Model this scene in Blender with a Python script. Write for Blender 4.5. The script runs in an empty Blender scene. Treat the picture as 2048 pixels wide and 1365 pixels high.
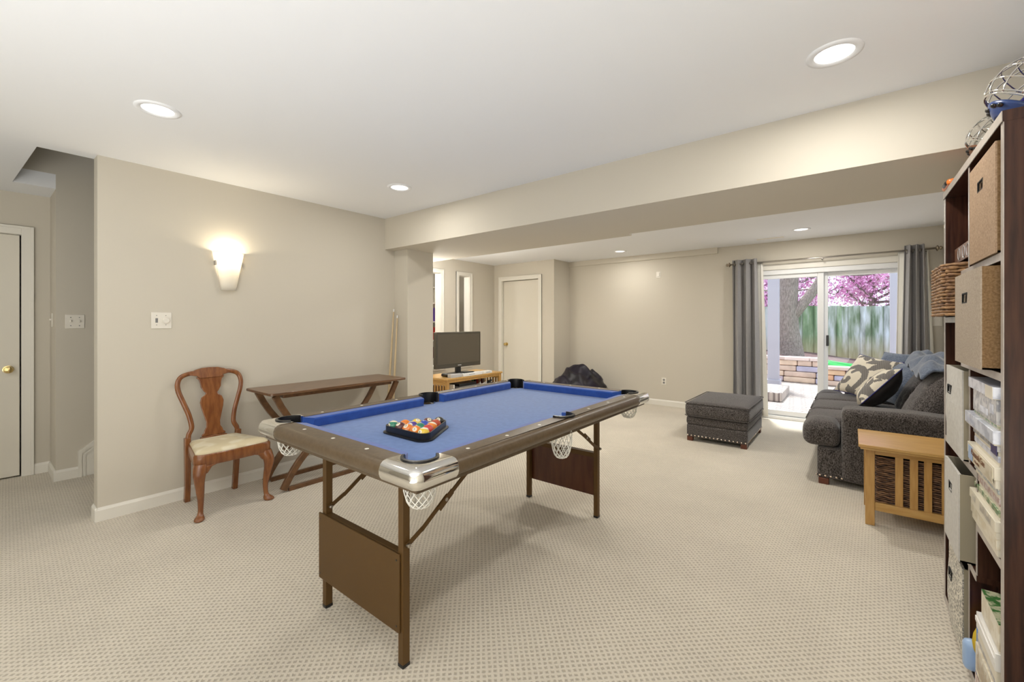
import bpy, bmesh, math, random
from mathutils import Vector, Matrix, noise
C = bpy.context.scene
PI = math.pi
R = math.radians
random.seed(7)

# ------------------------------------------------------------------ camera, world, lights, exposure
cam_d = bpy.data.cameras.new('camera')
cam = bpy.data.objects.new('camera', cam_d)
C.collection.objects.link(cam)
cam.location = (0, 0, 1.32)
cam.rotation_euler = (R(90), 0, 0.669)
cam_d.sensor_width = 36.0
cam_d.lens = 859.161/2048*36
cam_d.shift_y = -(682.5-646.4)/2048
cam_d.clip_start = 0.05
C.camera = cam
C.view_settings.view_transform = 'Standard'
C.view_settings.look = 'None'
C.view_settings.gamma = 1
C.view_settings.use_curve_mapping = False
C.view_settings.exposure = 0.25

W = bpy.data.worlds.new('sky'); C.world = W; W.use_nodes = True
wn = W.node_tree.nodes; wl = W.node_tree.links
bg = wn['Background']
bg.inputs[0].default_value = (0.80, 0.89, 1.0, 1)
bg.inputs[1].default_value = 1.5

def lamp(name, kind, loc, rot=(0,0,0), energy=10, color=(1,1,1), **kw):
    d = bpy.data.lights.new(name, kind); d.energy = energy; d.color = color
    for k, v in kw.items(): setattr(d, k, v)
    o = bpy.data.objects.new(name, d); C.collection.objects.link(o)
    o.location = loc; o.rotation_euler = rot
    return o
lamp('sun', 'SUN', (0,12,8), (R(-22), 0, R(24)), 5.0, (1,.98,.95), angle=R(7))
CANS = [(-2.847,.614), (-2.922,2.202), (-.057,2.225), (-2.834,6.30), (-.474,6.16)]
WARM = (1,.965,.90)
for (x, y), e in zip(CANS, (2, 6.5, 8, 6.5, 9)):
    lamp('downlight', 'AREA', (x, y, 2.425), (0,0,0), e, WARM, shape='DISK', size=.13)
# added unseen fill downlights behind camera and beam; pillar one inferred from bright wall
for x, y, e in ((-.057,.6,6.5), (-2.85,-1.4,4), (-.3,-1.4,6), (-5.0,-.9,2), (-2.85,4.35,14), (-.47,4.35,15), (-4.75,4.15,16)):
    lamp('downlight', 'AREA', (x, y, 2.425), (0,0,0), e, WARM, shape='DISK', size=.13)
lamp('utility_fill', 'POINT', (-6.2,4.6,2.2), (0,0,0), 22, WARM, shadow_soft_size=.1)  # added fill, no fixture: brightens the room beyond the pass-throughs
lamp('nook_fill', 'AREA', (-4.6,3.9,1.75), (R(180),0,R(0)), 30, WARM, shape='DISK', size=.3)  # unseen fill added behind the pillar to lift the far ceiling
# unseen upward fill panel added behind the camera to brighten the ceiling
lamp('room_fill', 'AREA', (-.45, -1.7, 0.25), (R(180),0,0), 108, (.95,.98,1), shape='RECTANGLE', size=2.4, size_y=2.2)

# ------------------------------------------------------------------ materials
MATS = {}
def nd(nt, t, **kw):
    n = nt.nodes.new(t)
    for k, v in kw.items():
        if k.startswith('i_'): n.inputs[int(k[2:])].default_value = v
        else: setattr(n, k, v)
    return n
def mat(name, col, rough=.5, metal=0, col2=None, nscale=20, ndetail=3, stretch=None, bump=0, bscale=200, coat=0, sheen=0, spec=None,
        emis=None, estr=0, alpha=None, trans=0, lo=.35, hi=.65, bdist=.002):
    m = bpy.data.materials.new(name); m.use_nodes = True
    nt = m.node_tree; b = nt.nodes['Principled BSDF']
    b.inputs['Base Color'].default_value = (*col, 1)
    b.inputs['Roughness'].default_value = rough
    b.inputs['Metallic'].default_value = metal
    if spec is not None: b.inputs['Specular IOR Level'].default_value = spec
    if coat: b.inputs['Coat Weight'].default_value = coat; b.inputs['Coat Roughness'].default_value = .15
    if sheen: b.inputs['Sheen Weight'].default_value = sheen; b.inputs['Sheen Roughness'].default_value = .4
    if emis: b.inputs['Emission Color'].default_value = (*emis,1); b.inputs['Emission Strength'].default_value = estr
    if trans: b.inputs['Transmission Weight'].default_value = trans
    tc = nd(nt, 'ShaderNodeTexCoord')
    mp = nd(nt, 'ShaderNodeMapping'); nt.links.new(tc.outputs['Object'], mp.inputs[0])
    if stretch: mp.inputs['Scale'].default_value = stretch
    if col2:
        n = nd(nt, 'ShaderNodeTexNoise'); n.inputs['Scale'].default_value = nscale; n.inputs['Detail'].default_value = ndetail
        nt.links.new(mp.outputs[0], n.inputs['Vector'])
        r = nd(nt, 'ShaderNodeValToRGB'); r.color_ramp.elements[0].position = lo; r.color_ramp.elements[1].position = hi
        r.color_ramp.elements[0].color = (*col,1); r.color_ramp.elements[1].color = (*col2,1)
        nt.links.new(n.outputs['Fac'], r.inputs[0]); nt.links.new(r.outputs[0], b.inputs['Base Color'])
    if bump:
        n = nd(nt, 'ShaderNodeTexNoise'); n.inputs['Scale'].default_value = bscale; n.inputs['Detail'].default_value = 2
        nt.links.new(tc.outputs['Object'], n.inputs['Vector'])
        bp = nd(nt, 'ShaderNodeBump'); bp.inputs['Strength'].default_value = bump; bp.inputs['Distance'].default_value = bdist
        nt.links.new(n.outputs['Fac'], bp.inputs['Height']); nt.links.new(bp.outputs[0], b.inputs['Normal'])
    MATS[name] = m
    return m
M = MATS
mat('wall_paint', (.62,.575,.49), .85, bump=.12, bscale=260, bdist=.0006)
mat('ceiling_paint', (.88,.89,.91), .9, bump=.1, bscale=240, bdist=.0006)
mat('trim_white', (.80,.77,.70), .45)
mat('door_white', (.74,.70,.61), .45)
mat('vinyl_white', (.86,.87,.88), .35)
mat('plastic_ivory', (.82,.78,.70), .35)
mat('plastic_white', (.85,.85,.85), .3)
mat('plastic_black', (.012,.012,.013), .3)
mat('plastic_grey', (.22,.22,.22), .35)
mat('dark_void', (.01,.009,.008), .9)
mat('brass', (.75,.58,.26), .22, 1)
mat('nickel', (.45,.42,.38), .28, 1)
mat('bronze', (.35,.29,.22), .35, 1)
mat('chrome', (.86,.85,.82), .06, 1)
mat('table_brown', (.085,.056,.028), .38, col2=(.11,.074,.04), nscale=60, bump=.3, bscale=500, bdist=.0004, coat=.1)
mat('leg_brown', (.10,.052,.014), .5, spec=.3)
mat('panel_red', (.075,.022,.012), .3, col2=(.11,.04,.018), nscale=8, stretch=(4,4,.6))
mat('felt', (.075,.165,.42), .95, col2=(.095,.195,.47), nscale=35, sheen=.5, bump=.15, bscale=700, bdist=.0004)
mat('felt_shaded', (.022,.08,.36), .9, col2=(.028,.10,.42), nscale=25, sheen=.5)  # same cloth as the bed, shade of the cushion faces put into the colour
mat('rubber_black', (.008,.008,.009), .3)
mat('net_cord', (.80,.78,.72), .8)
mat('inlay_white', (.85,.82,.74), .3)
mat('cherry', (.175,.055,.015), .24, col2=(.26,.095,.027), nscale=9, stretch=(6,6,.8), coat=.4)
mat('seat_damask', (.66,.57,.38), .8, col2=(.76,.69,.52), nscale=9, ndetail=1, bump=.2, bscale=300, lo=.45, hi=.55)
mat('walnut', (.10,.048,.022), .33, col2=(.19,.095,.042), nscale=7, stretch=(9,.9,9), coat=.25)
mat('walnut_leg', (.10,.045,.016), .35, col2=(.17,.078,.030), nscale=8, stretch=(3,3,3), coat=.2)
mat('honey_oak', (.50,.28,.080), .34, col2=(.60,.37,.125), nscale=7, stretch=(1,8,8), coat=.12)
mat('honey_oak_v', (.46,.25,.070), .38, col2=(.56,.33,.11), nscale=7, stretch=(8,8,1), coat=.1)
mat('espresso', (.024,.008,.005), .26, col2=(.060,.022,.012), nscale=6, ndetail=5, stretch=(10,10,.7), coat=.05, spec=.3)
mat('espresso_edge', (.42,.37,.33), .35, col2=(.48,.43,.38), nscale=30)
mat('interior_dark', (.022,.008,.006), .5)
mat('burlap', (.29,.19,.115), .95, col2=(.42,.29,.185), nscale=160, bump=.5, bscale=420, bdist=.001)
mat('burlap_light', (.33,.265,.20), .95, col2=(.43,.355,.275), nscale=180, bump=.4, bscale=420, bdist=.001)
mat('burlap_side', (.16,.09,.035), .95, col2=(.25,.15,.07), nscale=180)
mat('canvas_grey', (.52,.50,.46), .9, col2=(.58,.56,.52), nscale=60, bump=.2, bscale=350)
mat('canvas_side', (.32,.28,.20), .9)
mat('sequin', (.30,.29,.26), .35, .5, col2=(.85,.82,.74), nscale=110, ndetail=2, lo=.42, hi=.58, bump=.6, bscale=110)
mat('wicker_tan', (.14,.065,.03), .6, col2=(.38,.21,.09), nscale=45, bump=.4, bscale=120)
mat('wicker_dark', (.055,.024,.013), .5, col2=(.36,.19,.09), nscale=14, ndetail=4, stretch=(2,2,14), bump=.5, bscale=120, lo=.42, hi=.66)
mat('sofa_fabric', (.010,.007,.006), .95, col2=(.17,.150,.142), nscale=190, ndetail=3, stretch=(1,1,.5), sheen=.22, bump=.6, bscale=260, bdist=.002, lo=.36, hi=.68)
mat('throw_blue', (.085,.11,.165), .95, col2=(.15,.18,.24), nscale=70, sheen=.5, bump=.4, bscale=140)
mat('pillow_dark', (.014,.010,.010), .8, sheen=.1)
mat('pillow_cream', (.70,.64,.52), .9, bump=.2, bscale=400)
mat('foot_wood', (.12,.03,.012), .3, coat=.3)
mat('nailhead', (.82,.70,.60), .2, 1)
mat('bean_nylon', (.004,.003,.006), .42, col2=(.010,.006,.018), nscale=6, spec=.35)
mat('cue_wood', (.62,.48,.28), .3, coat=.4)
mat('cue_red', (.20,.04,.02), .3, coat=.4)
mat('screen', (.105,.088,.062), .3)
mat('tv_bezel', (.075,.066,.05), .25)
mat('curtain_grey', (.31,.30,.30), .85, col2=(.35,.34,.34), nscale=120, sheen=.2)
mat('curtain_lining', (.80,.78,.72), .9)
mat('shade_glass', (.95,.93,.88), .3)
mat('glass', (1,1,1), 0, spec=.5)
mat('bulb_glow', (1,1,1), .5, emis=(1,.93,.80), estr=12)
mat('can_reflector', (.9,.9,.9), .4, emis=(1,.97,.92), estr=1.6)
mat('bark', (.20,.165,.15), .95, col2=(.36,.30,.28), nscale=18, stretch=(3,3,.6), bump=.8, bscale=20, bdist=.03)
mat('mulch', (.10,.055,.055), 1, col2=(.19,.12,.12), nscale=30)
mat('turf', (.02,.34,.06), 1, col2=(.04,.44,.10), nscale=60)
mat('post_white', (.46,.45,.52), .6)
mat('grass_far', (.12,.16,.06), 1)
mat('blossom', (.90,.36,.78), .8, col2=(1,.74,.92), nscale=3, ndetail=4)
mat('blossom_pale', (.93,.75,.80), .8, col2=(.95,.90,.72), nscale=3, ndetail=4)
mat('leaf_green', (.18,.26,.08), .8, col2=(.4,.45,.2), nscale=3)
def simple(name, c, r=.5, **k): return mat(name, c, r, **k)
for nm, c in dict(red=(.45,.03,.02), blue=(.02,.06,.42), royal=(.03,.20,.62), green=(.02,.25,.10), yellow=(.75,.52,.03), orange=(.75,.20,.03),
                  maroon=(.09,.008,.008), purple=(.10,.04,.28), cream=(.74,.68,.55), black=(.01,.01,.01), tan=(.62,.45,.27), teal=(.05,.45,.48),
                  sky=(.35,.5,.75), lilac=(.55,.58,.72), greyblue=(.38,.41,.46), brown=(.18,.08,.04), white=(.84,.82,.78), navy=(.02,.02,.15), silver=(.55,.55,.56), mask_blue=(.02,.045,.15)).items():
    simple('c_'+nm, c, .3)
mat('ball_cream', (.86,.78,.58), .08, coat=.6)
# procedural game-box art: blotchy print
def print_mat(name, a, b2, s=40):
    return mat(name, a, .28, col2=b2, nscale=s, ndetail=4, lo=.45, hi=.56, coat=.3)
print_mat('print_grey', (.30,.30,.32), (.62,.60,.58))
print_mat('print_silver', (.50,.52,.60), (.78,.80,.88), 25)
print_mat('print_green', (.05,.16,.04), (.50,.50,.33), 50)
print_mat('print_cream', (.66,.58,.42), (.80,.74,.60), 30)
print_mat('print_floral', (.35,.42,.45), (.82,.78,.70), 90)
print_mat('print_pink', (.42,.25,.22), (.66,.58,.55), 60)

def carpet():
    m = mat('carpet', (.63,.555,.455), 1, sheen=.2)
    nt = m.node_tree; L = nt.links; b = nt.nodes['Principled BSDF']
    tc = nd(nt,'ShaderNodeTexCoord'); mp = nd(nt,'ShaderNodeMapping'); mp.inputs['Rotation'].default_value=(0,0,R(47)); s=1/.0215; mp.inputs['Scale'].default_value=(s,s,s)
    L.new(tc.outputs['Object'], mp.inputs[0])
    nz = nd(nt,'ShaderNodeTexNoise'); nz.inputs['Scale'].default_value=1.6; nz.inputs['Detail'].default_value=2
    L.new(mp.outputs[0], nz.inputs['Vector'])
    sc = nd(nt,'ShaderNodeVectorMath',operation='SCALE'); sc.inputs['Scale'].default_value=.5; L.new(nz.outputs['Color'], sc.inputs[0])
    ad = nd(nt,'ShaderNodeVectorMath',operation='ADD'); L.new(mp.outputs[0], ad.inputs[0]); L.new(sc.outputs[0], ad.inputs[1])
    fr = nd(nt,'ShaderNodeVectorMath',operation='FRACTION'); L.new(ad.outputs[0], fr.inputs[0])
    sp = nd(nt,'ShaderNodeSeparateXYZ'); L.new(fr.outputs[0], sp.inputs[0])
    def tri(o):
        a = nd(nt,'ShaderNodeMath',operation='SUBTRACT'); a.inputs[1].default_value=.5; L.new(o,a.inputs[0])
        c = nd(nt,'ShaderNodeMath',operation='ABSOLUTE'); L.new(a.outputs[0],c.inputs[0]); return c.outputs[0]
    mx = nd(nt,'ShaderNodeMath',operation='MAXIMUM'); L.new(tri(sp.outputs[0]),mx.inputs[0]); L.new(tri(sp.outputs[1]),mx.inputs[1])
    mr = nd(nt,'ShaderNodeMapRange'); mr.inputs['From Min'].default_value=.16; mr.inputs['From Max'].default_value=.34; L.new(mx.outputs[0],mr.inputs[0])
    fine = nd(nt,'ShaderNodeTexNoise'); fine.inputs['Scale'].default_value=420; fine.inputs['Detail'].default_value=2; L.new(tc.outputs['Object'],fine.inputs['Vector'])
    big = nd(nt,'ShaderNodeTexNoise'); big.inputs['Scale'].default_value=1.3; big.inputs['Detail'].default_value=3; L.new(tc.outputs['Object'],big.inputs['Vector'])
    # height = mask*.75 + fine*.35
    h1 = nd(nt,'ShaderNodeMath',operation='MULTIPLY'); h1.inputs[1].default_value=.75; L.new(mr.outputs[0],h1.inputs[0])
    h2 = nd(nt,'ShaderNodeMath',operation='MULTIPLY_ADD'); h2.inputs[1].default_value=.5; L.new(fine.outputs['Fac'],h2.inputs[0]); L.new(h1.outputs[0],h2.inputs[2])
    bp = nd(nt,'ShaderNodeBump'); bp.inputs['Strength'].default_value=.75; bp.inputs['Distance'].default_value=.004
    L.new(h2.outputs[0],bp.inputs['Height']); L.new(bp.outputs[0],b.inputs['Normal'])
    cr = nd(nt,'ShaderNodeValToRGB'); cr.color_ramp.elements[0].position=.15; cr.color_ramp.elements[0].color=(.43,.375,.295,1); cr.color_ramp.elements[1].position=.95; cr.color_ramp.elements[1].color=(.70,.635,.525,1)
    L.new(h2.outputs[0],cr.inputs[0])
    br = nd(nt,'ShaderNodeMapRange'); br.inputs['From Min'].default_value=.3; br.inputs['From Max'].default_value=.7; br.inputs['To Min'].default_value=.90; br.inputs['To Max'].default_value=1.06; L.new(big.outputs['Fac'],br.inputs[0])
    ml = nd(nt,'ShaderNodeVectorMath',operation='SCALE'); L.new(cr.outputs[0],ml.inputs[0]); L.new(br.outputs[0],ml.inputs['Scale']); L.new(ml.outputs[0],b.inputs['Base Color'])
    return m
carpet()

def brick_mat(name, c1, c2, mortar, w, h, mo=.012, rot=(0,0,0)):
    m = mat(name, c1, .9)
    nt = m.node_tree; b = nt.nodes['Principled BSDF']
    tc = nd(nt,'ShaderNodeTexCoord'); mp = nd(nt,'ShaderNodeMapping'); mp.inputs['Rotation'].default_value = rot
    nt.links.new(tc.outputs['Object'], mp.inputs[0])
    t = nd(nt,'ShaderNodeTexBrick'); t.inputs['Color1'].default_value=(*c1,1); t.inputs['Color2'].default_value=(*c2,1); t.inputs['Mortar'].default_value=(*mortar,1)
    t.inputs['Scale'].default_value=1; t.inputs['Brick Width'].default_value=w; t.inputs['Row Height'].default_value=h; t.inputs['Mortar Size'].default_value=mo
    nt.links.new(mp.outputs[0], t.inputs['Vector']); nt.links.new(t.outputs['Color'], b.inputs['Base Color'])
    return m
brick_mat('patio_brick', (.46,.39,.36), (.58,.52,.46), (.22,.18,.17), .24, .12, .012, (0,0,R(40)))
def fence_mat(nm,c1,c2,c3):
    m = mat(nm, (.3,.3,.3), .9)
    nt = m.node_tree; b = nt.nodes['Principled BSDF']; L = nt.links
    tc = nd(nt,'ShaderNodeTexCoord'); sx = nd(nt,'ShaderNodeSeparateXYZ'); L.new(tc.outputs['Object'], sx.inputs[0])
    mp = nd(nt,'ShaderNodeMapping'); mp.inputs['Scale'].default_value=(6,6,1.2); L.new(tc.outputs['Object'],mp.inputs[0])
    n = nd(nt,'ShaderNodeTexNoise'); n.inputs['Scale'].default_value=1.0; n.inputs['Detail'].default_value=5; L.new(mp.outputs[0],n.inputs['Vector'])
    r = nd(nt,'ShaderNodeValToRGB'); e=r.color_ramp.elements; e[0].position=.38; e[0].color=(*c1,1); e[1].position=.62; e[1].color=(*c3,1)
    x=e.new(.5); x.color=(*c2,1)
    L.new(n.outputs['Fac'], r.inputs[0])
    mx = nd(nt,'ShaderNodeMix',data_type='RGBA'); L.new(r.outputs[0], mx.inputs[6]); mx.inputs[7].default_value=(.58,.46,.26,1)
    mr = nd(nt,'ShaderNodeMapRange'); mr.inputs['From Min'].default_value=1.0; mr.inputs['From Max'].default_value=.25; mr.inputs['To Max'].default_value=.8; L.new(sx.outputs[2], mr.inputs[0])
    L.new(mr.outputs[0], mx.inputs[0]); L.new(mx.outputs[2], b.inputs['Base Color'])
fence_mat('fence_wood',(.15,.22,.13),(.36,.42,.36),(.62,.66,.70))
fence_mat('fence_green',(.10,.19,.09),(.22,.33,.19),(.42,.50,.40))
fence_mat('fence_grey',(.26,.29,.28),(.50,.54,.56),(.72,.78,.86))
# glass pane: thin, lets light through
g = M['glass'].node_tree; out = g.nodes['Material Output']
tr = nd(g,'ShaderNodeBsdfTransparent'); tr.inputs[0].default_value=(.97,.98,.98,1)
gl = nd(g,'ShaderNodeBsdfGlossy'); gl.inputs['Roughness'].default_value=.02
mxs = nd(g,'ShaderNodeMixShader'); mxs.inputs[0].default_value=.015
g.links.new(tr.outputs[0],mxs.inputs[1]); g.links.new(gl.outputs[0],mxs.inputs[2]); g.links.new(mxs.outputs[0],out.inputs[0])
# frosted sconce glass
g = M['shade_glass'].node_tree; out = g.nodes['Material Output']
tl = nd(g,'ShaderNodeBsdfTranslucent'); tl.inputs[0].default_value=(.95,.92,.85,1)
mxs = nd(g,'ShaderNodeMixShader'); mxs.inputs[0].default_value=.5
g.links.new(g.nodes['Principled BSDF'].outputs[0],mxs.inputs[1]); g.links.new(tl.outputs[0],mxs.inputs[2]); g.links.new(mxs.outputs[0],out.inputs[0])
# striped grey for the pillow motif
m = mat('pillow_motif', (.10,.095,.09), .9)
nt = m.node_tree; wv = nd(nt,'ShaderNodeTexWave'); wv.inputs['Scale'].default_value=38; wv.inputs['Distortion'].default_value=1.2
tc = nd(nt,'ShaderNodeTexCoord'); nt.links.new(tc.outputs['Object'], wv.inputs['Vector'])
cr = nd(nt,'ShaderNodeValToRGB'); cr.color_ramp.elements[0].color=(.06,.055,.052,1); cr.color_ramp.elements[1].color=(.26,.24,.22,1); cr.color_ramp.elements[1].position=.8
nt.links.new(wv.outputs['Fac'],cr.inputs[0]); nt.links.new(cr.outputs[0],nt.nodes['Principled BSDF'].inputs['Base Color'])
# pool balls
def ball_mat(name, c, stripe):
    m = mat(name, c, .08, coat=.7)
    nt = m.node_tree; b = nt.nodes['Principled BSDF']; L = nt.links
    tc = nd(nt,'ShaderNodeTexCoord'); nv = nd(nt,'ShaderNodeVectorMath',operation='NORMALIZE'); L.new(tc.outputs['Object'],nv.inputs[0])
    sx = nd(nt,'ShaderNodeSeparateXYZ'); L.new(nv.outputs[0],sx.inputs[0])
    def gt(o, v):
        a = nd(nt,'ShaderNodeMath',operation='GREATER_THAN'); a.inputs[1].default_value=v; L.new(o,a.inputs[0]); return a.outputs[0]
    col = nd(nt,'ShaderNodeMix',data_type='RGBA'); col.inputs[6].default_value=(*c,1); col.inputs[7].default_value=(.86,.78,.58,1)
    az = nd(nt,'ShaderNodeMath',operation='ABSOLUTE'); L.new(sx.outputs[2],az.inputs[0])
    ax = nd(nt,'ShaderNodeMath',operation='ABSOLUTE'); L.new(sx.outputs[0],ax.inputs[0])
    spot = gt(ax.outputs[0], .925)
    if stripe:
        mm = nd(nt,'ShaderNodeMath',operation='MAXIMUM'); L.new(gt(az.outputs[0],.60),mm.inputs[0]); L.new(spot,mm.inputs[1]); L.new(mm.outputs[0],col.inputs[0])
    else: L.new(spot,col.inputs[0])
    L.new(col.outputs[2],b.inputs['Base Color'])
    return m

# ------------------------------------------------------------------ mesh helpers
class MB:
    def __init__(s): s.v=[]; s.f=[]; s.mi=[]; s.cur=0
    def add(s, vs, fs):
        o=len(s.v); s.v+= [Vector(v) for v in vs]; s.f+=[[o+i for i in f] for f in fs]; s.mi+=[s.cur]*len(fs)
    def box(s, x0,x1,y0,y1,z0,z1, T=None):
        if x0>x1: x0,x1=x1,x0
        if y0>y1: y0,y1=y1,y0
        if z0>z1: z0,z1=z1,z0
        vs=[(x,y,z) for z in (z0,z1) for y in (y0,y1) for x in (x0,x1)]
        if T is not None: vs=[T@Vector(v) for v in vs]
        s.add(vs,[(0,2,3,1),(4,5,7,6),(0,1,5,4),(2,6,7,3),(0,4,6,2),(1,3,7,5)]); return s
    def prism(s, poly, a, b, axis='z', T=None):
        # poly: 2D points; extruded between a and b along axis. x-axis prism: poly is (y,z); y-axis: (x,z); z-axis: (x,y)
        def P(p,t):
            return {'z':(p[0],p[1],t),'x':(t,p[0],p[1]),'y':(p[0],t,p[1])}[axis]
        n=len(poly); vs=[P(p,a) for p in poly]+[P(p,b) for p in poly]
        if T is not None: vs=[T@Vector(v) for v in vs]
        s.add(vs,[list(range(n))[::-1], list(range(n,2*n))]+[(i,(i+1)%n,n+(i+1)%n,n+i) for i in range(n)]); return s
    def loft(s, rings, close=True, cap=True):
        n=len(rings[0]); vs=[p for r in rings for p in r]; fs=[]
        for k in range(len(rings)-1):
            for i in range(n if close else n-1):
                j=(i+1)%n; fs.append((k*n+i,k*n+j,(k+1)*n+j,(k+1)*n+i))
        if cap and close: fs.append(list(range(n))[::-1]); fs.append([(len(rings)-1)*n+i for i in range(n)])
        s.add(vs,fs); return s
    def lathe(s, prof, c=(0,0,0), seg=24, cap=True, axis='z'):
        rings=[]
        for r,z in prof:
            ring=[]
            for i in range(seg):
                a=2*PI*i/seg; x,y=r*math.cos(a),r*math.sin(a)
                p={'z':(x,y,z),'x':(z,x,y),'y':(y,z,x)}[axis]
                ring.append((p[0]+c[0],p[1]+c[1],p[2]+c[2]))
            rings.append(ring)
        return s.loft(rings,True,cap)
    def tube(s, pts, r, seg=8, closed=False):
        pts=[Vector(p) for p in pts]; n=len(pts); rings=[]; N=None
        rs = r if isinstance(r,(list,tuple)) else [r]*n
        for i in range(n):
            if closed: t=(pts[(i+1)%n]-pts[i-1])
            else: t=(pts[min(i+1,n-1)]-pts[max(i-1,0)])
            t.normalize()
            if N is None:
                N=t.cross(Vector((0,0,1)));
                if N.length<.1: N=t.cross(Vector((1,0,0)))
            else: N=N-t*N.dot(t)
            N.normalize(); B=t.cross(N)
            rings.append([pts[i]+(N*math.cos(2*PI*k/seg)+B*math.sin(2*PI*k/seg))*rs[i] for k in range(seg)])
        if closed: rings.append(rings[0]); return s.loft(rings,True,False)
        return s.loft(rings)
    def sweep(s, pts, w, h, up=(0,0,1)):
        # rectangular section, w across (pts tangent x up), h along up; w/h may be lists
        pts=[Vector(p) for p in pts]; n=len(pts); up=Vector(up); rings=[]
        ws = w if isinstance(w,(list,tuple)) else [w]*n; hs = h if isinstance(h,(list,tuple)) else [h]*n
        for i in range(n):
            t=(pts[min(i+1,n-1)]-pts[max(i-1,0)]).normalized(); a=t.cross(up).normalized(); b=up
            rings.append([pts[i]+a*ws[i]/2*sx+b*hs[i]/2*sy for sx,sy in ((-1,-1),(1,-1),(1,1),(-1,1))])
        return s.loft(rings)
    def ell(s, c, r, seg=20, rings=12, T=None):
        vs=[];fs=[]
        for k in range(rings+1):
            th=PI*k/rings
            for i in range(seg):
                a=2*PI*i/seg; v=Vector((r[0]*math.sin(th)*math.cos(a), r[1]*math.sin(th)*math.sin(a), r[2]*math.cos(th)))
                vs.append((T@v if T is not None else v)+Vector(c))
        for k in range(rings):
            for i in range(seg):
                j=(i+1)%seg; fs.append((k*seg+i,(k+1)*seg+i,(k+1)*seg+j,k*seg+j))
        s.add(vs,fs); return s
    def rbox(s, x0,x1,y0,y1,z0,z1, r=.03, n=10, fn=None, T=None):
        # soft rounded box; fn(p,u,v,w)->p deform, u,v,w in -1..1
        c=Vector(((x0+x1)/2,(y0+y1)/2,(z0+z1)/2)); h=Vector(((x1-x0)/2,(y1-y0)/2,(z1-z0)/2)); r=min(r,min(h)*.98)
        idx={}; vs=[]; fs=[]
        def vid(i,j,k):
            key=(i,j,k)
            if key in idx: return idx[key]
            u=Vector((i/n*2-1,j/n*2-1,k/n*2-1))
            def e(t,hh):  # denser at ends
                return (math.copysign(1-(1-abs(t))**1.8,t))*hh
            p=Vector((e(u.x,h.x),e(u.y,h.y),e(u.z,h.z)))
            q=Vector([max(-(h[a]-r),min(h[a]-r,p[a])) for a in range(3)]); d=p-q
            if d.length>1e-9: p=q+d.normalized()*r
            if fn: p=fn(p,p.x/h.x,p.y/h.y,p.z/h.z)
            p=p+c
            if T is not None: p=T@p
            idx[key]=len(vs); vs.append(p); return idx[key]
        for a in range(n):
            for b in range(n):
                fs.append((vid(a,b,0),vid(a,b+1,0),vid(a+1,b+1,0),vid(a+1,b,0)))
                fs.append((vid(a,b,n),vid(a+1,b,n),vid(a+1,b+1,n),vid(a,b+1,n)))
                fs.append((vid(a,0,b),vid(a+1,0,b),vid(a+1,0,b+1),vid(a,0,b+1)))
                fs.append((vid(a,n,b),vid(a,n,b+1),vid(a+1,n,b+1),vid(a+1,n,b)))
                fs.append((vid(0,a,b),vid(0,a,b+1),vid(0,a+1,b+1),vid(0,a+1,b)))
                fs.append((vid(n,a,b),vid(n,a+1,b),vid(n,a+1,b+1),vid(n,a,b+1)))
        s.add(vs,fs); return s
    def build(s, name, mats, parent=None, bevel=0, smooth=False, seg=2, loc=None, rot=None, fixn=True, angle=None, **props):
        me=bpy.data.meshes.new(name); me.from_pydata([tuple(v) for v in s.v],[],s.f)
        ml = mats if isinstance(mats,(list,tuple)) else [mats]
        for m in ml: me.materials.append(M[m] if isinstance(m,str) else m)
        for p,i in zip(me.polygons,s.mi): p.material_index=i
        if fixn:
            bm=bmesh.new(); bm.from_mesh(me); bmesh.ops.recalc_face_normals(bm,faces=bm.faces); bm.to_mesh(me); bm.free()
        o=bpy.data.objects.new(name,me); C.collection.objects.link(o)
        if parent is not None: o.parent=parent
        if loc is not None: o.location=loc
        if rot is not None: o.rotation_euler=rot
        if smooth:
            for p in me.polygons: p.use_smooth=True
            if angle: me.set_sharp_from_angle(angle=R(angle))
        if bevel:
            b=o.modifiers.new('bevel','BEVEL'); b.width=bevel; b.segments=seg; b.limit_method='ANGLE'; b.angle_limit=R(40)
            for p in me.polygons: p.use_smooth=True
            me.set_sharp_from_angle(angle=R(35))
        for k,v in props.items(): o[k]=v
        return o
def thing(name, label, cat, loc=(0,0,0), rz=0, group=None, rot=None):
    o=bpy.data.objects.new(name,None); C.collection.objects.link(o); o.location=loc
    o.rotation_euler = rot if rot is not None else (0,0,rz); o.empty_display_size=.1
    tag(o,label,cat,group); return o
def tag(o,label,cat,group=None):
    o['label']=label; o['category']=cat
    if group: o['group']=group
    return o
def struct(mb,name,mats,**k):
    o=mb.build(name,mats,**k); o['kind']='structure'; return o
def kids(o): return [c for c in bpy.data.objects if c.parent==o]
def dup(root, loc, label, group=None, rz=None):
    def cp(o,par):
        c=o.copy(); C.collection.objects.link(c)
        if par is not None: c.parent=par
        for ch in kids(o): cp(ch,c)
        return c
    r=cp(root,None); r.location=loc
    if rz is not None: r.rotation_euler=(0,0,rz)
    r['label']=label
    if group: r['group']=group
    return r
def text(s, size, m, parent, loc, rot, name='lettering', ext=.0004, align='LEFT'):
    d=bpy.data.curves.new(name,'FONT'); d.body=s; d.size=size; d.extrude=ext; d.align_x=align; d.align_y='CENTER'
    d.materials.append(M[m]); tmp=bpy.data.objects.new('tmp',d); C.collection.objects.link(tmp); bpy.context.view_layer.update()
    me=bpy.data.meshes.new_from_object(tmp.evaluated_get(bpy.context.evaluated_depsgraph_get())); bpy.data.objects.remove(tmp)
    o=bpy.data.objects.new(name,me); C.collection.objects.link(o)
    if parent is not None: o.parent=parent
    o.location=loc; o.rotation_euler=rot; return o
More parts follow.
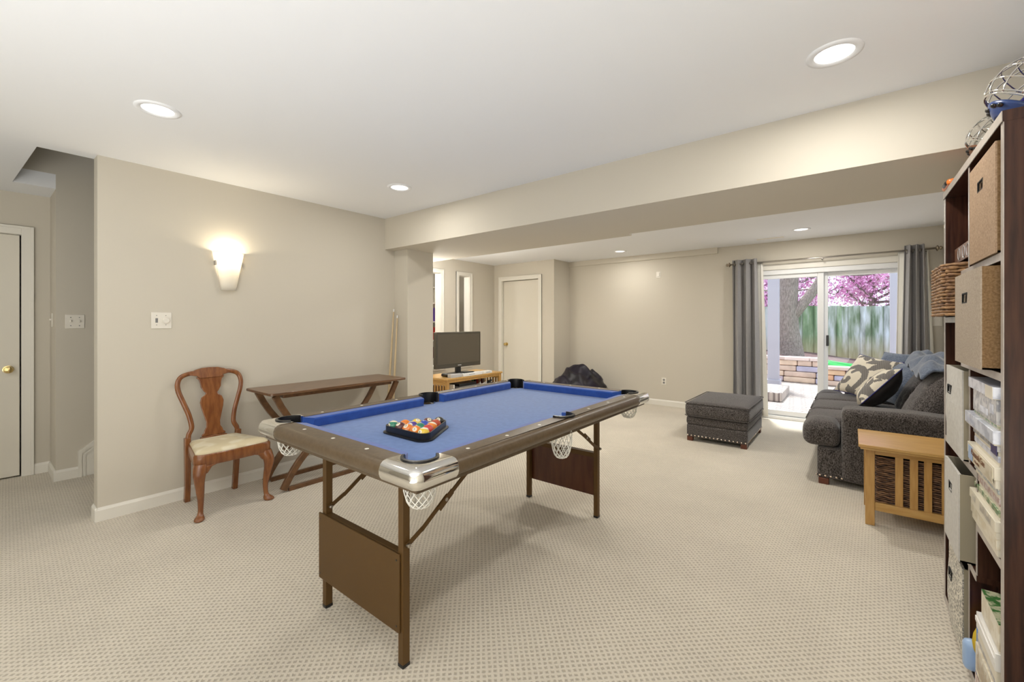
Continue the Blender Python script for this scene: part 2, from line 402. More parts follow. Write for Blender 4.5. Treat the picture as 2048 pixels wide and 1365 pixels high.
ROT_NX=(R(90),0,R(-90))   # lettering that faces -X
ROT_NY=(R(90),0,0)        # faces -Y
ROT_PX=(R(90),0,R(90))    # faces +X
# ------------------------------------------------------------------ room shell
CH=2.438
fl=MB().box(-7.1,.95,-3.1,7.02,-.12,0); struct(fl,'floor','carpet')
cl=MB()
cl.box(-4.05,.95,-3.1,7.02,CH,CH+.12); cl.prism([(-7.1,-3.1),(-4.05,-3.1),(-4.05,.268),(-5.2,.215),(-7.1,.215)],CH,CH+.12,'z'); cl.box(-7.1,-5.2,.215,.45,CH,CH+.12); cl.box(-7.1,-4.05,3.13,7.02,CH,CH+.12)
struct(cl,'ceiling','ceiling_paint')
w=MB().box(-4.05,-3.93,.53,2.895,0,CH).box(-4.05,-3.706,2.895,3.25,0,CH); struct(w,'wall_left','wall_paint')
w=MB().box(-5.6,-4.05,3.13,3.25,0,4.0); struct(w,'wall_stair_back','wall_paint')
# stairwell shaft above the ceiling
w=MB().box(-5.32,-5.2,.24,3.13,CH+.12,4.0).box(-4.05,-3.93,.24,3.13,CH+.12,4.0).box(-5.2,-4.05,.10,.215,CH+.12,4.0).box(-5.32,-3.93,.12,3.25,4.0,4.1); struct(w,'wall_stair_shaft','wall_paint')
w=MB().box(-5.75,-5.2,.45,3.13,0,CH+.12); struct(w,'wall_stair_side','wall_paint')
# hall wall with door opening (door y -.50..0.28)
w=MB().box(-5.75,-5.6,-3.1,-.50,0,CH).box(-5.75,-5.6,.28,.45,0,CH).box(-5.75,-5.6,-.50,.28,2.078,CH); struct(w,'wall_hall','wall_paint')
w=MB().box(-7.1,.95,-3.2,-3.1,0,CH); struct(w,'wall_front','wall_paint')
w=MB().box(.819,.95,-3.1,7.05,0,CH); struct(w,'wall_right','wall_paint')
w=MB().box(-4.2,-1.10,6.895,7.05,0,CH).box(.53,.95,6.895,7.05,0,CH).box(-1.10,.53,6.895,7.05,2.06,CH); struct(w,'wall_back','wall_paint')
w=MB().box(-4.09,-1.555,6.862,6.897,2.350,CH); struct(w,'trim_bulkhead','wall_paint')
# tv-side wall with two pass-through openings
w=MB()
w.box(-5.6,-5.47,3.25,6.4,0,.60).box(-5.6,-5.47,3.25,6.4,2.165,CH)
for a,b in ((3.25,4.35),(4.96,5.39),(5.66,6.4)): w.box(-5.6,-5.47,a,b,.60,2.165)
struct(w,'wall_tv_side','wall_paint')
# closet block
w=MB().box(-5.47,-5.27,6.36,6.5,0,CH).box(-4.42,-4.09,6.36,7.05,0,CH).box(-5.27,-4.42,6.36,6.5,2.12,CH); struct(w,'wall_closet','wall_paint')
# utility room behind
w=MB().box(-7.1,-7.0,3.25,7.02,0,CH).box(-7.0,-5.6,3.2,3.3,0,CH).box(-7.0,-5.47,6.9,7.02,0,CH); struct(w,'wall_utility','wall_paint')
# beams
w=MB().box(-5.47,.819,2.77,3.62,2.107,CH).box(-5.47,-1.553,3.62,3.70,2.107,CH); struct(w,'trim_beam','wall_paint')

# baseboards
def bb(name, segs, h=.09):
    # segs: list of (x0,y0,x1,y1,nx,ny) wall line and outward normal
    m=MB(); t=.014
    for x0,y0,x1,y1,nx,ny in segs:
        a=Vector((x0,y0,0)); b=Vector((x1,y1,0)); n=Vector((nx,ny,0))
        sec=[(0,0),(t,0),(t,h-.018),(t*.55,h-.006),(t*.3,h),(0,h)]
        r=[[p+n*u+Vector((0,0,v)) for u,v in sec] for p in (a,b)]
        m.loft(r)
    return struct(m,name,'trim_white')
bb('baseboard_left',[(-3.93,.5175,-3.93,2.895,1,0),(-4.05,.53,-3.9175,.53,0,-1),(-3.93,2.895,-3.70,2.895,0,-1),(-3.706,2.881,-3.706,3.25,1,0)])
bb('baseboard_back',[(-4.09,6.895,-1.17,6.895,0,-1),(.60,6.895,.819,6.895,0,-1)])
bb('baseboard_closet',[(-4.35,6.36,-4.076,6.36,0,-1),(-4.09,6.346,-4.09,6.895,1,0),(-5.47,6.36,-5.34,6.36,0,-1)])
bb('baseboard_right',[(.819,-3.1,.819,6.895,-1,0)])
bb('baseboard_tv_side',[(-5.47,3.25,-5.47,6.36,1,0)])
bb('baseboard_hall',[(-5.6,.354,-5.6,.45,1,0),(-5.6,.45,-5.1875,.45,0,-1),(-5.2,.4375,-5.2,.585,1,0),(-5.6,-3.1,-5.6,-.58,1,0)])

# stair skirt board and stairs
m=MB(); y0=.585
m.prism([(y0,0),(y0,.215),(y0+2.4,.215+2.4*.74),(y0+2.4,.0)],-5.2,-5.188,'x')
m.prism([(y0-.004,0),(y0-.004,.222),(y0+2.4,.222+2.4*.74),(y0+2.4,.195+2.4*.74),(y0+.018,.197),(y0+.018,0)],-5.2,-5.18,'x')
m.prism([(y0+.03,0),(y0+.03,.19),(y0+2.4,.182+2.4*.74),(y0+2.4,.170+2.4*.74),(y0+.042,.183),(y0+.042,0)],-5.2,-5.182,'x')
struct(m,'trim_stair_skirt','trim_white')
m=MB()
for i in range(9):
    y=.70+i*.255; m.box(-5.18,-4.05,y,3.13,i*.19,(i+1)*.19)
struct(m,'floor_stairs','carpet',bevel=.015)

# casings helper
def casing(m, plane, axis, a0,a1,z0,z1, w=.07, t=.018, n=1, sill=False):
    # plane coordinate, wall normal sign n; axis 'y' => wall plane x=plane spanning y ; axis 'x' => wall plane y=plane spanning x
    def bx(p0,p1,q0,q1,tt=t):
        if axis=='y': m.box(plane,plane+n*tt,p0,p1,q0,q1)
        else: m.box(p0,p1,plane,plane+n*tt,q0,q1)
    bx(a0-w,a0,z0,z1+w); bx(a1,a1+w,z0,z1+w); bx(a0,a1,z1,z1+w)
    bx(a0-w,a0-w+.02,z0,z1+w,t+.006); bx(a1+w-.02,a1+w,z0,z1+w,t+.006); bx(a0-w+.02,a1+w-.02,z1+w-.02,z1+w,t+.006)
    if sill: bx(a0-w-.01,a1+w+.01,z0-.03,z0,.045); bx(a0-w,a1+w,z0-.08,z0-.03,t)

def knob(parent, loc, axis, sgn, label=None):
    m=MB(); prof=[(.033,0),(.033,.004),(.014,.008),(.011,.03),(.024,.038),(.029,.05),(.026,.062),(.012,.068)]
    m.lathe([(r,z*sgn) for r,z in prof],(0,0,0),20,True,axis)
    return m.build('door_handle','brass',parent,smooth=True,loc=loc,angle=50,label='round brass knob')
# door 1: hall door on wall x=-5.6
d=MB().box(-5.64,-5.605,-.495,.272,.012,2.072).build('door_1','door_white',bevel=.003); d['kind']='structure'
m=MB(); casing(m,-5.6,'y',-.50,.28,0,2.078,w=.073); m.box(-5.75,-5.6,.28,.284,0,2.078); m.box(-5.75,-5.6,-.5,.28,2.074,2.078)
m.box(-5.75,-5.70,-.5,.28,0,2.078); m.build('door_frame','trim_white',d,bevel=.003)
knob(d,(-5.605,.208,.925),'x',1)
# door 2: closet door on wall y=6.36
d=MB().box(-5.262,-4.428,6.40,6.435,.012,2.112).build('door_2','door_white',bevel=.003); d['kind']='structure'
m=MB(); casing(m,6.36,'x',-5.27,-4.42,0,2.12,w=.075,n=-1); m.box(-5.272,-5.266,6.36,6.5,0,2.12); m.box(-4.424,-4.418,6.36,6.5,0,2.12)
m.box(-5.27,-4.42,6.46,6.5,0,2.12); m.build('door_frame','trim_white',d,bevel=.003)
knob(d,(-5.19,6.40,.915),'y',-1)
for z in (.25,1.05,1.87): MB().box(-4.434,-4.42,6.386,6.40,z-.045,z+.045).build('hinge','brass',d)
# pass-through windows
for n,(a,b) in enumerate(((4.35,4.96),(5.39,5.66)),1):
    m=MB(); casing(m,-5.47,'y',a,b,.60,2.165,w=.066,sill=True)
    for y in (a,b): m.box(-5.6,-5.47,y-.004,y+.004,.60,2.165)
    m.box(-5.6,-5.47,a,b,2.161,2.169); m.box(-5.6,-5.47,a,b,.596,.604)
    o=m.build('window_%d'%n,'trim_white',bevel=.003); o['kind']='structure'

# ------------------------------------------------------------------ sliding door unit (window_3)
root=MB()
x0,x1,yw=-1.10,.53,6.895
root.box(x0-.07,x0,yw-.018,yw,0,2.13).box(x1,x1+.07,yw-.018,yw,0,2.13).box(x0-.07,x1+.07,yw-.02,yw,2.05,2.13)
sd=root.build('door_3','trim_white',bevel=.003); sd['kind']='structure'
m=MB().box(x0,x0+.06,yw,yw+.13,0,2.05).box(x1-.03,x1,yw,yw+.13,0,2.05).box(x0,x1,yw-.005,yw+.13,1.985,2.05).box(x0,x1,yw-.01,yw+.13,0,.045)
m.box(x0,x1,yw+.03,yw+.04,.045,.06)
m.build('door_frame','vinyl_white',sd,bevel=.003)
def sash(name,a,b,y,lab):
    m=MB(); w=.068
    m.box(a,a+w,y,y+.035,.05,1.985).box(b-w,b,y,y+.035,.05,1.985).box(a+w,b-w,y,y+.035,1.93,1.985).box(a+w,b-w,y,y+.035,.05,.12)
    s=m.build('sash','vinyl_white',sd,bevel=.004,label=lab)
    MB().box(a+w,b-w,y+.015,y+.019,.12,1.93).build('pane','glass',s)
    return s
s1=sash('sash',x0+.03,-.285,yw+.02,'left fixed white sash')
s2=sash('sash',-.31,x1-.02,yw+.07,'right sliding white sash')
MB().box(-.262,-.232,yw+.05,yw+.07,1.02,1.16).build('latch','plastic_black',s2,bevel=.004,label='black latch')

# wall plates
def plate(name,label,loc,face,w,h,group=None):
    rz={'+x':R(90),'-y':0,'-x':R(-90)}[face]
    t=thing(name,label,'switch' if 'switch' in name or 'dimmer' in name else 'outlet',loc,rz,group)
    MB().box(-w/2,w/2,-.006,0,-h/2,h/2).build('cover_plate','plastic_ivory',t,bevel=.003)
    return t
t=plate('light_switch','double ivory switch plate with rotary dimmer on wall below the sconce',(-3.93,.868,1.338),'+x',.118,.118)
MB().box(-.036,-.022,-.008,-.006,-.016,.016).build('switch_slot','plastic_grey',t)
MB().lathe([(.021,-.006),(.021,-.018),(.017,-.022)],(.024,0,0),20,True,'y').build('dimmer_knob','plastic_ivory',t,smooth=True,angle=40)
for x in (-.029,.024):
    for z in (-.032,.036): MB().lathe([(.003,-.006),(.003,-.0075)],(x,0,z),8,True,'y').build('screw','plastic_grey',t)
t=plate('light_switch','double ivory toggle switch plate on the shaded stairwell wall',(-5.2,.563,1.332),'+x',.118,.118)
for x in (-.026,.026):
    MB().box(x-.005,x+.005,-.022,-.006,-.004,.012).build('toggle','plastic_ivory',t,bevel=.002)
    for z in (-.035,.035): MB().lathe([(.004,-.006),(.004,-.0085)],(x,0,z),8,True,'y').build('screw','plastic_grey',t)
t=plate('light_switch','single switch plate on narrow wall return beside the hall door',(-5.42,.45,1.345),'-y',.07,.118)
MB().box(-.005,.005,-.020,-.006,-.004,.012).build('toggle','plastic_ivory',t,bevel=.002)
t=plate('wall_outlet','ivory power outlet low on back wall left of ottoman',(-2.353,6.895,.388),'-y',.075,.118)
for z in (-.022,.022): MB().lathe([(.017,-.006),(.017,-.0085)],(0,0,z),16,True,'y').build('socket','plastic_grey',t)
t=plate('wall_outlet','small white box plate high on back wall above the outlet',(-2.442,6.895,2.097),'-y',.07,.10)
MB().box(-.018,.018,-.016,-.006,-.03,.03).build('socket','plastic_ivory',t,bevel=.002)
t=plate('light_switch','triple ivory switch plate on back wall right of right curtain',(.757,6.895,1.345),'-y',.11,.118)
for x in (-.035,0,.035): MB().box(x-.004,x+.004,-.018,-.006,-.004,.012).build('toggle','plastic_ivory',t)

# ------------------------------------------------------------------ recessed lights, vent
LB=['recessed ceiling light at far left above the sconce wall','recessed ceiling light in front of the beam by the left wall','large recessed ceiling light at upper right of the photo',
    'recessed ceiling light in far area above beanbag','recessed ceiling light in far area near the sliding door']
can=None
for i,(x,y) in enumerate(CANS):
    lb = LB[i]
    if can is None:
        can=thing('recessed_light',lb,'ceiling light',(x,y,CH),group='recessed ceiling lights')
        MB().lathe([(.098,0),(.097,-.005),(.085,-.008),(.070,-.005),(.068,0)],(0,0,0),40,False).build('trim_ring','ceiling_paint',can,smooth=True)
        MB().lathe([(.0695,-.0015),(.0001,-.0015)],(0,0,0),32,False).build('lens','can_reflector',can)
    else: dup(can,(x,y,CH),lb)
v=thing('air_vent','white slotted air vent in the far ceiling near the sliding door','vent',(-.84,6.52,CH))
MB().box(-.17,.17,-.05,.05,-.006,0).build('vent_frame','ceiling_paint',v,bevel=.002)
m=MB()
for i in range(6): m.box(-.155,.155,-.04+i*.015,-.034+i*.015,-.009,-.006)
m.build('slat','plastic_ivory',v)

# ------------------------------------------------------------------ sconce
sc=thing('wall_sconce','lit frosted glass wall sconce tapering downward on left wall','wall lamp',(-3.93,1.292,1.58))
def sring(z,wh,dp,n=13): return [(.004+dp*math.sin(PI*i/(n-1))**.75, -wh*math.cos(PI*i/(n-1)), z) for i in range(n)]
m=MB(); H=.305; outer=[sring(H*k/8,.052+.054*(k/8),.045+.05*(k/8)) for k in range(9)]
m.loft(outer,False,False)
o=m.build('glass_shade','shade_glass',sc,smooth=True); sm=o.modifiers.new('solid','SOLIDIFY'); sm.thickness=.005
for s_ in (-1,1): MB().box(.002,.03,s_*.093-.006,s_*.093+.006,.195,.232).build('clip','nickel',sc,bevel=.003)
MB().box(.0,.012,-.045,.045,.06,.22).build('back_plate','plastic_white',sc)
MB().ell((.045,0,.235),(.02,.02,.035),14,10).build('bulb','bulb_glow',sc,smooth=True)
lamp('sconce_glow','POINT',(-3.885,1.292,1.86),(0,0,0),3.8,(1,.86,.62),shadow_soft_size=.02)
# ------------------------------------------------------------------ pool table
PT=thing('pool_table','folding pool table with blue felt, brown rails, chrome corners and string nets','pool table',(-1.638,1.842,0),R(.2))
HW,HL=.582,.992; ZT,ZB=.857,.797; PC=.109; DZ=.017
BULL=[(ZB,.012),(ZB+.006,.004),(ZB+.018,0),(ZB+.034,0),(ZB+.047,.006),(ZB+.056,.016),(ZT,.03)]
def stack(m, pts, layers, T=None):
    # pts: (x,y,nx,ny) ; layers (z, inset)
    rings=[[Vector((x-nx*i,y-ny*i,z)) for x,y,nx,ny in pts] for z,i in layers]
    m.loft(rings)
CC=.185   # chrome reach
RAILW=.095
def arc(cx,cy,r,a0,a1,n): return [(cx+r*math.cos(R(a0+(a1-a0)*k/n)),cy+r*math.sin(R(a0+(a1-a0)*k/n))) for k in range(n+1)]
PR=.062
# bed
MB().box(-HW+.05,HW-.05,-HL+.05,HL-.05,.772,.790).build('frame','table_brown',PT)
m=MB(); # felt bed polygon with notches at the pockets
IN=RAILW-.01
poly=[]
def bed():
    pts=[]
    pc=PC
    for sx,sy,a0 in ((1,-1,180),(1,1,270),(-1,1,0),(-1,-1,90)):
        cx,cy=sx*(HW-pc),sy*(HL-pc)
        # concave arc at the corner
        n=8
        if (sx,sy)==(1,-1): arcpts=arc(cx,cy,PR-.008,180,90,n)
        elif (sx,sy)==(1,1): arcpts=arc(cx,cy,PR-.008,270,180,n)
        elif (sx,sy)==(-1,1): arcpts=arc(cx,cy,PR-.008,360,270,n)
        else: arcpts=arc(cx,cy,PR-.008,90,0,n)
        if (sx,sy)==(1,-1): pts+= arcpts; pts+=arc(HW-.072,0,.05,270,90,n)
        elif (sx,sy)==(-1,1): pts+=arcpts; pts+=arc(-HW+.072,0,.05,90,-90,n)
        else: pts+=arcpts
    return pts
m.prism(bed(),.790,.803,'z'); m.build('playing_surface','felt',PT)
# rails
def rail_side(s):
    m=MB(); e=HL-CC
    m_pts=[]
    outer=[(s*HW,-e,s,0),(s*HW,e,s,0)]
    inn=[(s*(HW-RAILW),e,0,0),(s*(HW-RAILW),.075,0,0)]
    ac=[(x,y,0,0) for x,y in arc(s*(HW-.085),0,.062,(90),( -90) ,12)] if s>0 else [(x,y,0,0) for x,y in arc(s*(HW-.085),0,.062,90,270,12)]
    inn+=ac+[(s*(HW-RAILW),-.075,0,0),(s*(HW-RAILW),-e,0,0)]
    stack(m,outer+inn,BULL)
    return m.build('side_rail','table_brown',PT,smooth=True,angle=45)
def rail_end(s):
    m=MB(); e=HW-CC
    stack(m,[(-e,s*HL,0,s),(e,s*HL,0,s),(e,s*(HL-RAILW),0,0),(-e,s*(HL-RAILW),0,0)],BULL)
    return m.build('end_rail','table_brown',PT,smooth=True,angle=45)
sr=[rail_side(1),rail_side(-1)]; er=[rail_end(-1),rail_end(1)]
for k,s in enumerate((1,-1)):
    for y in (-.70,-.47,-.235,.235,.47,.70):
        MB().ell((s*(HW-.058),y,ZT),(.0085,.0085,.0012),12,4).build('sight','inlay_white',sr[k],smooth=True)
for k,s in enumerate((-1,1)):
    for x in (-.235,0,.235): MB().ell((x,s*(HL-.058),ZT),(.0085,.0085,.0012),12,4).build('sight','inlay_white',er[k],smooth=True)
# lower apron lip
m=MB(); m.box(-HW+.03,HW-.03,-HL+.03,-HL+.05,.775,.80).box(-HW+.03,HW-.03,HL-.05,HL-.03,.775,.80).box(-HW+.03,-HW+.05,-HL+.05,HL-.05,.775,.80).box(HW-.05,HW-.03,-HL+.05,HL-.05,.775,.80)
m.build('apron','table_brown',PT)
# cushions (6)
def cushion(p0,p1,n,cut0,cut1):
    p0=Vector((*p0,0)); p1=Vector((*p1,0)); t=(p1-p0).normalized(); n=Vector((*n,0))
    sec=[(0,ZT-.002),(.040,ZT-.006),(.044,ZT-.012),(.034,.804),(0,.804)]
    r=[]
    for p,c in ((p0,cut0),(p1,-cut1)):
        r.append([p+n*u+t*(c*u/.044)+Vector((0,0,v)) for u,v in sec])
    m=MB(); m.loft(r); return m.build('cushion','felt_shaded',PT)
ci=RAILW
g1=.172; g2=.075
for s in (1,-1):
    cushion((s*(HW-ci),-HL+g1),(s*(HW-ci),-g2),(-s,0),.04,.012)
    cushion((s*(HW-ci),g2),(s*(HW-ci),HL-g1),(-s,0),.012,.04)
    cushion((-HW+g1,s*(HL-ci)),(HW-g1,s*(HL-ci)),(0,-s),.04,.04)
# chrome corners, liners, nets
def corner(sx,sy):
    m=MB(); r=.035; B=[(z-.004 if k==0 else z+(.003 if k>3 else 0), i-.003 if i<.02 else i) for k,(z,i) in enumerate(BULL)]
    pts=[(HW,HL-CC,1,0),(HW,HL-r,1,0)]
    for k in range(1,8):
        a=R(90*k/8); pts.append((HW-r+r*math.cos(a),HL-r+r*math.sin(a),math.cos(a),math.sin(a)))
    pts+=[(HW-r,HL,0,1),(HW-CC,HL,0,1),(HW-CC+.004,HL-RAILW+.006,0,0)]
    pts+=[(x,y,0,0) for x,y in arc(HW-PC,HL-PC,PR,156,-66,16)]
    pts=[(x,y,a,b) for x,y,a,b in pts]
    pts+=[(HW-RAILW+.006,HL-CC+.004,0,0)]
    # fix ordering of the concave arc: from (left side) round the outside to (bottom)
    stack(m,[(x*sx,y*sy,a*sx,b*sy) for x,y,a,b in pts],B)
    return m.build('corner_cap','chrome',PT,smooth=True,angle=45,label='polished chrome corner cap')
def liner(cx,cy,a0,a1,r,name='pocket'):
    m=MB(); n=18; rings=[]
    sec=[(r+.005,ZT+.002),(r+.004,ZT+.008),(r-.006,ZT+.009),(r-.008,ZT-.006),(r-.008,ZB-.004),(r+.001,ZB-.004),(r+.003,ZB)]
    for k in range(n+1):
        a=R(a0+(a1-a0)*k/n); rings.append([(cx+math.cos(a)*u,cy+math.sin(a)*u,v) for u,v in sec])
    m.loft(rings); return m.build(name,'rubber_black',PT,smooth=True,angle=50)
def net(parent,cx,cy,depth,r=.058):
    m=MB(); n=12; top=ZB-.002; K=7
    def P(k,i): # level k 0..K, column i
        f=k/K; rr=r*(1-.0*f)*math.cos(f*PI/2*.86)**.75
        a=2*PI*(i+.5*(k%2))/n
        return (cx+rr*math.cos(a), cy+rr*math.sin(a), top-depth*math.sin(f*PI/2*.98))
    for i in range(n):
        m.tube([P(k,i+ (0)) if k%2==0 else P(k,i) for k in range(K+1)],.0021,4)
        m.tube([P(k,i-(k//2) ) if k%2==0 else P(k,i-(k//2)-1) for k in range(K+1)],.0021,4)
        m.tube([P(k,i+(k//2)) if k%2==0 else P(k,i+(k//2)) for k in range(K+1)],.0021,4)
    m.tube([(cx+r*math.cos(2*PI*i/16),cy+r*math.sin(2*PI*i/16),top) for i in range(16)],.002,4,True)
    m.ell((cx,cy,top-depth),(.012,.012,.004),10,6)
    return m.build('net','net_cord',parent,label='white string ball net')
for sx,sy in ((1,-1),(1,1),(-1,1),(-1,-1)):
    corner(sx,sy); cx,cy=sx*(HW-PC),sy*(HL-PC)
    ac=math.degrees(math.atan2(sy,sx)); l=liner(cx,cy,ac-111,ac+111,PR); net(l,cx,cy,.105)
for s in (1,-1):
    cx=s*(HW-.085); a0=0 if s>0 else 180
    l=liner(cx,0,a0-98,a0+98,PR); net(l,cx,0,.15,.055)
# leg frames
def legset(s):
    ya=s*.819; yb=s*.786
    xs=((-.297,-.267),(.267,.297))
    for xa,xb in xs:
        l=MB().box(xa,xb,min(ya,yb),max(ya,yb),.012,.772).build('leg','leg_brown',PT,bevel=.002)
        MB().box(xa-.001,xb+.001,min(ya,yb)-.001,max(ya,yb)+.001,0,.014).build('foot_cap','rubber_black',l,bevel=.002)
    MB().box(-.267,.267,min(ya,yb)+.002,max(ya,yb)-.002,.405,.437).build('crossbar','leg_brown',PT,bevel=.002)
    MB().box(-.267,.267,min(ya,yb)+.002,max(ya,yb)-.002,.742,.772).build('crossbar','leg_brown',PT,bevel=.002)
    yo=s*.820; ye=s*.828
    p=MB().box(-.315,.285,min(yo,ye),max(yo,ye),.135,.437).build('panel','panel_red' if s>0 else 'leg_brown',PT,bevel=.002)
    m=MB()
    for x in (-.30,.27):
        for z in (.16,.412): m.lathe([(.004,min(ye,yo)-.002 if s<0 else ye),(.004,ye+s*.0015)],(x,0,z),8,True,'y')
    m.build('screw','rubber_black',p)
    for x,nx in ((.301,1),(-.262,1)):
        y=lambda v: s*(-v)  # v measured from table centre outward sign
        m=MB(); Y=[.868,.79,.52,.32]; Z=[.455,.492,.645,.765]
        # pinned lower link then straight upper link
        pts=[(x,s*.868,.462),(x,s*.795,.495),(x,s*.62,.605)]
        m.sweep(pts,.006,.020,(0,-s*.5,.86)) if False else None
        def bar(a,b,wd=.018,th=.005,xo=0):
            a=Vector(a);b=Vector(b); t=(b-a).normalized(); nrm=Vector((1,0,0)); bb_=t.cross(nrm)
            ring=lambda p:[p+nrm*(xo+th*sx)+bb_*wd/2*sy for sx,sy in ((0,-1),(1,-1),(1,1),(0,1))]
            m.loft([ring(a),ring(b)])
        bar((x,s*.806,.468),(x,s*.729,.507)); bar((x,s*.734,.502),(x,s*.594,.597)); bar((x,s*.624,.575),(x,s*.30,.778),.018,.005,.005)
        bar((x,s*.649,.558),(x,s*.574,.61),.026,.004,.009)
        b=m.build('folding_brace','leg_brown',PT)
        for yy,zz in ((s*.802,.47),(s*.609,.585)): MB().lathe([(.008,0),(.008,.014),(.004,.017)],(x,yy,zz),12,True,'x').build('bolt','nickel',b,smooth=True,angle=40)
legset(-1); legset(1)

# ------------------------------------------------------------------ rack and balls
RK=thing('ball_rack','black triangular ball rack lying on the blue felt','rack',(-1.593,1.31,.803),R(0))
br=.0272; side=br*2*4; th=.006
def tri(off,rc,z,n=5):
    # rounded triangle outline, apex +y; off from ball-centre triangle
    pts=[]
    Rv=side/math.sqrt(3)
    for a in (-30,90,210):
        cx,cy=Rv*math.cos(R(a)),Rv*math.sin(R(a))
        for k in range(n+1):
            b=R(a-60+120*k/n); pts.append((cx+off*math.cos(b),cy+off*math.sin(b),z))
    return pts
m=MB(); o=br+.002
m.loft([tri(o,0,.001),tri(o+th+.012,0,.001),tri(o+th+.012,0,.006),tri(o+th,0,.008),tri(o+th,0,.036),tri(o,0,.036),tri(o,0,.001)],True,False)
m.build('frame','rubber_black',RK,smooth=True,angle=35)
COL=dict(y=(.80,.55,.03),b=(.02,.07,.45),r=(.55,.03,.015),p=(.09,.04,.30),o=(.80,.22,.02),g=(.01,.22,.12),m=(.10,.012,.010),k=(.01,.01,.01),R=(.45,.06,.02))
BM={}
def bmat(c,s):
    if (c,s) not in BM: BM[(c,s)]=ball_mat('ball_%s%d'%(c,s),COL[c],s)
    return BM[(c,s)]
rows=[[('g',1,14,'green striped ball in the left corner of the rack'),('m',0,7,'maroon ball beside the green striped ball'),('o',1,13,'orange striped ball at the middle of the front row'),('o',0,5,'solid orange ball next to the yellow striped corner ball'),('y',1,9,'yellow striped ball in the front right corner of the rack')],
 [('o',0,13,'pale orange ball in second row behind the maroon ball'),('p',1,12,'purple striped ball in second row'),('g',0,6,'solid green ball in second row'),('r',0,3,'solid red ball in second row against the right rail')],
 [('y',0,1,'solid yellow ball in the third row against the left rail'),('b',0,2,'solid blue ball in the middle of the rack'),('o',1,15,'pale orange striped ball in third row against the right rail')],
 [('m',1,15,'maroon striped ball in the fourth row'),('R',0,11,'red ball in fourth row near the back corner')],
 [('k',0,8,'black ball in the back corner of the rack')]]
Rv=side/math.sqrt(3)
for ri,row in enumerate(rows):
    for ci_,(c,s,num,lb) in enumerate(row):
        x=-1.593+(ci_-(len(row)-1)/2)*2*br; y=1.31-Rv/2+ri*br*math.sqrt(3)
        b=MB().ell((0,0,0),(br,br,br),28,18).build('pool_ball',bmat(c,s),None,smooth=True,loc=(x,y,.803+br+.0005))
        tag(b,lb,'pool ball','racked pool balls')
        random.seed(ri*7+ci_*3+1)
        yaw=R(-60+random.uniform(-50,50)); pit=R(-35+random.uniform(-25,25))
        b.rotation_euler=(random.uniform(-.5,.5) if s else 0,pit,yaw)
        text(str(num),.011,'c_black',b,(br+.0002,0,0),(R(90),0,R(90)),name='number',align='CENTER')

# ------------------------------------------------------------------ queen anne chair
CHR=thing('side_chair','carved cherry side chair with cream damask seat beside the console table','chair',(-3.62,1.165,0),R(2))
SH=.435
def smooth_path(pts,n=4):
    out=[]; P=[Vector(p) for p in pts]
    for i in range(len(P)-1):
        p0=P[max(i-1,0)];p1=P[i];p2=P[i+1];p3=P[min(i+2,len(P)-1)]
        for k in range(n):
            t=k/n; out.append(.5*((2*p1)+(-p0+p2)*t+(2*p0-5*p1+4*p2-p3)*t*t+(-p0+3*p1-3*p2+p3)*t**3))
    out.append(P[-1]); return out
def backx(z): return -.19-(.09*((z-.43)/.57)**1.3 if z>.43 else 0)
# seat frame outline (rounded front), x forward
def seat_outline(o=0,z=0):
    pts=[(-.205,-.165),(.12,-.232),(.178,-.243),(.212,-.218),(.222,-.155),(.228,0),(.222,.155),(.212,.218),(.178,.243),(.12,.232),(-.205,.165)]
    q=smooth_path([(a,b,0) for a,b in pts],3); return [(.02+(p.x-.02)*(1+o/.23),p.y*(1+o/.23),z) for p in q]
m=MB(); m.loft([seat_outline(-.004,SH-.075),seat_outline(0,SH-.07),seat_outline(0,SH-.012),seat_outline(-.006,SH)])
m.build('seat_frame','cherry',CHR,smooth=True,angle=50)
m=MB(); m.loft([seat_outline(-.012,SH-.01),seat_outline(-.014,SH+.008),seat_outline(-.03,SH+.022),seat_outline(-.07,SH+.032),seat_outline(-.12,SH+.036)])
m.build('seat_cushion','seat_damask',CHR,smooth=True)
# cabriole front legs
for s in (-1,1):
    c=Vector((.185,s*.205,0)); d=Vector((.62,s*.78*0.55,0)).normalized()
    prof=[(SH-.06,0.0,.040),(SH-.09,.010,.042),(SH-.13,.026,.037),(SH-.18,.026,.030),(SH-.25,.012,.024),(.12,.002,.0185),(.06,.004,.016),(.035,.012,.019),(.02,.024,.028),(.008,.028,.030),(0,.026,.024)]
    prof=[(p.z,p.x,p.y) for p in smooth_path([(off,r,z) for z,off,r in prof],3)]
    m=MB(); rings=[]
    for z,off,r in prof:
        p=c+d*off; ex=1.25 if z<.035 else 1
        rings.append([(p.x+r*ex*math.cos(2*PI*i/14)*d.x - r*math.sin(2*PI*i/14)*d.y, p.y+r*ex*math.cos(2*PI*i/14)*d.y + r*math.sin(2*PI*i/14)*d.x, max(z,0)) for i in range(14)])
    m.loft(rings)
    lg=m.build('leg','cherry',CHR,smooth=True,angle=60)
    # knee brackets and carved shell
    m=MB()
    yy=s*.205
    m.prism([(yy-s*.02,SH-.072),(yy-s*.10,SH-.072),(yy-s*.055,SH-.085),(yy-s*.03,SH-.125),(yy-s*.012,SH-.13)],.185,.222,'x')
    m.build('knee_bracket','cherry',lg,bevel=.006)
    m=MB(); kc=c+d*.046; 
    for k in range(5):
        a=R(-50+25*k); q=Vector((-d.y,d.x,0)); up=Vector((0,0,1))
        a0=kc+Vector((0,0,SH-.150)); a1=a0+(q*math.sin(a)+up*math.cos(a))*.036+d*.004
        m.tube([a0,(a0+a1)/2+d*.006,a1],[.002,.005,.004],6)
    m.build('carving','cherry',lg,smooth=True)
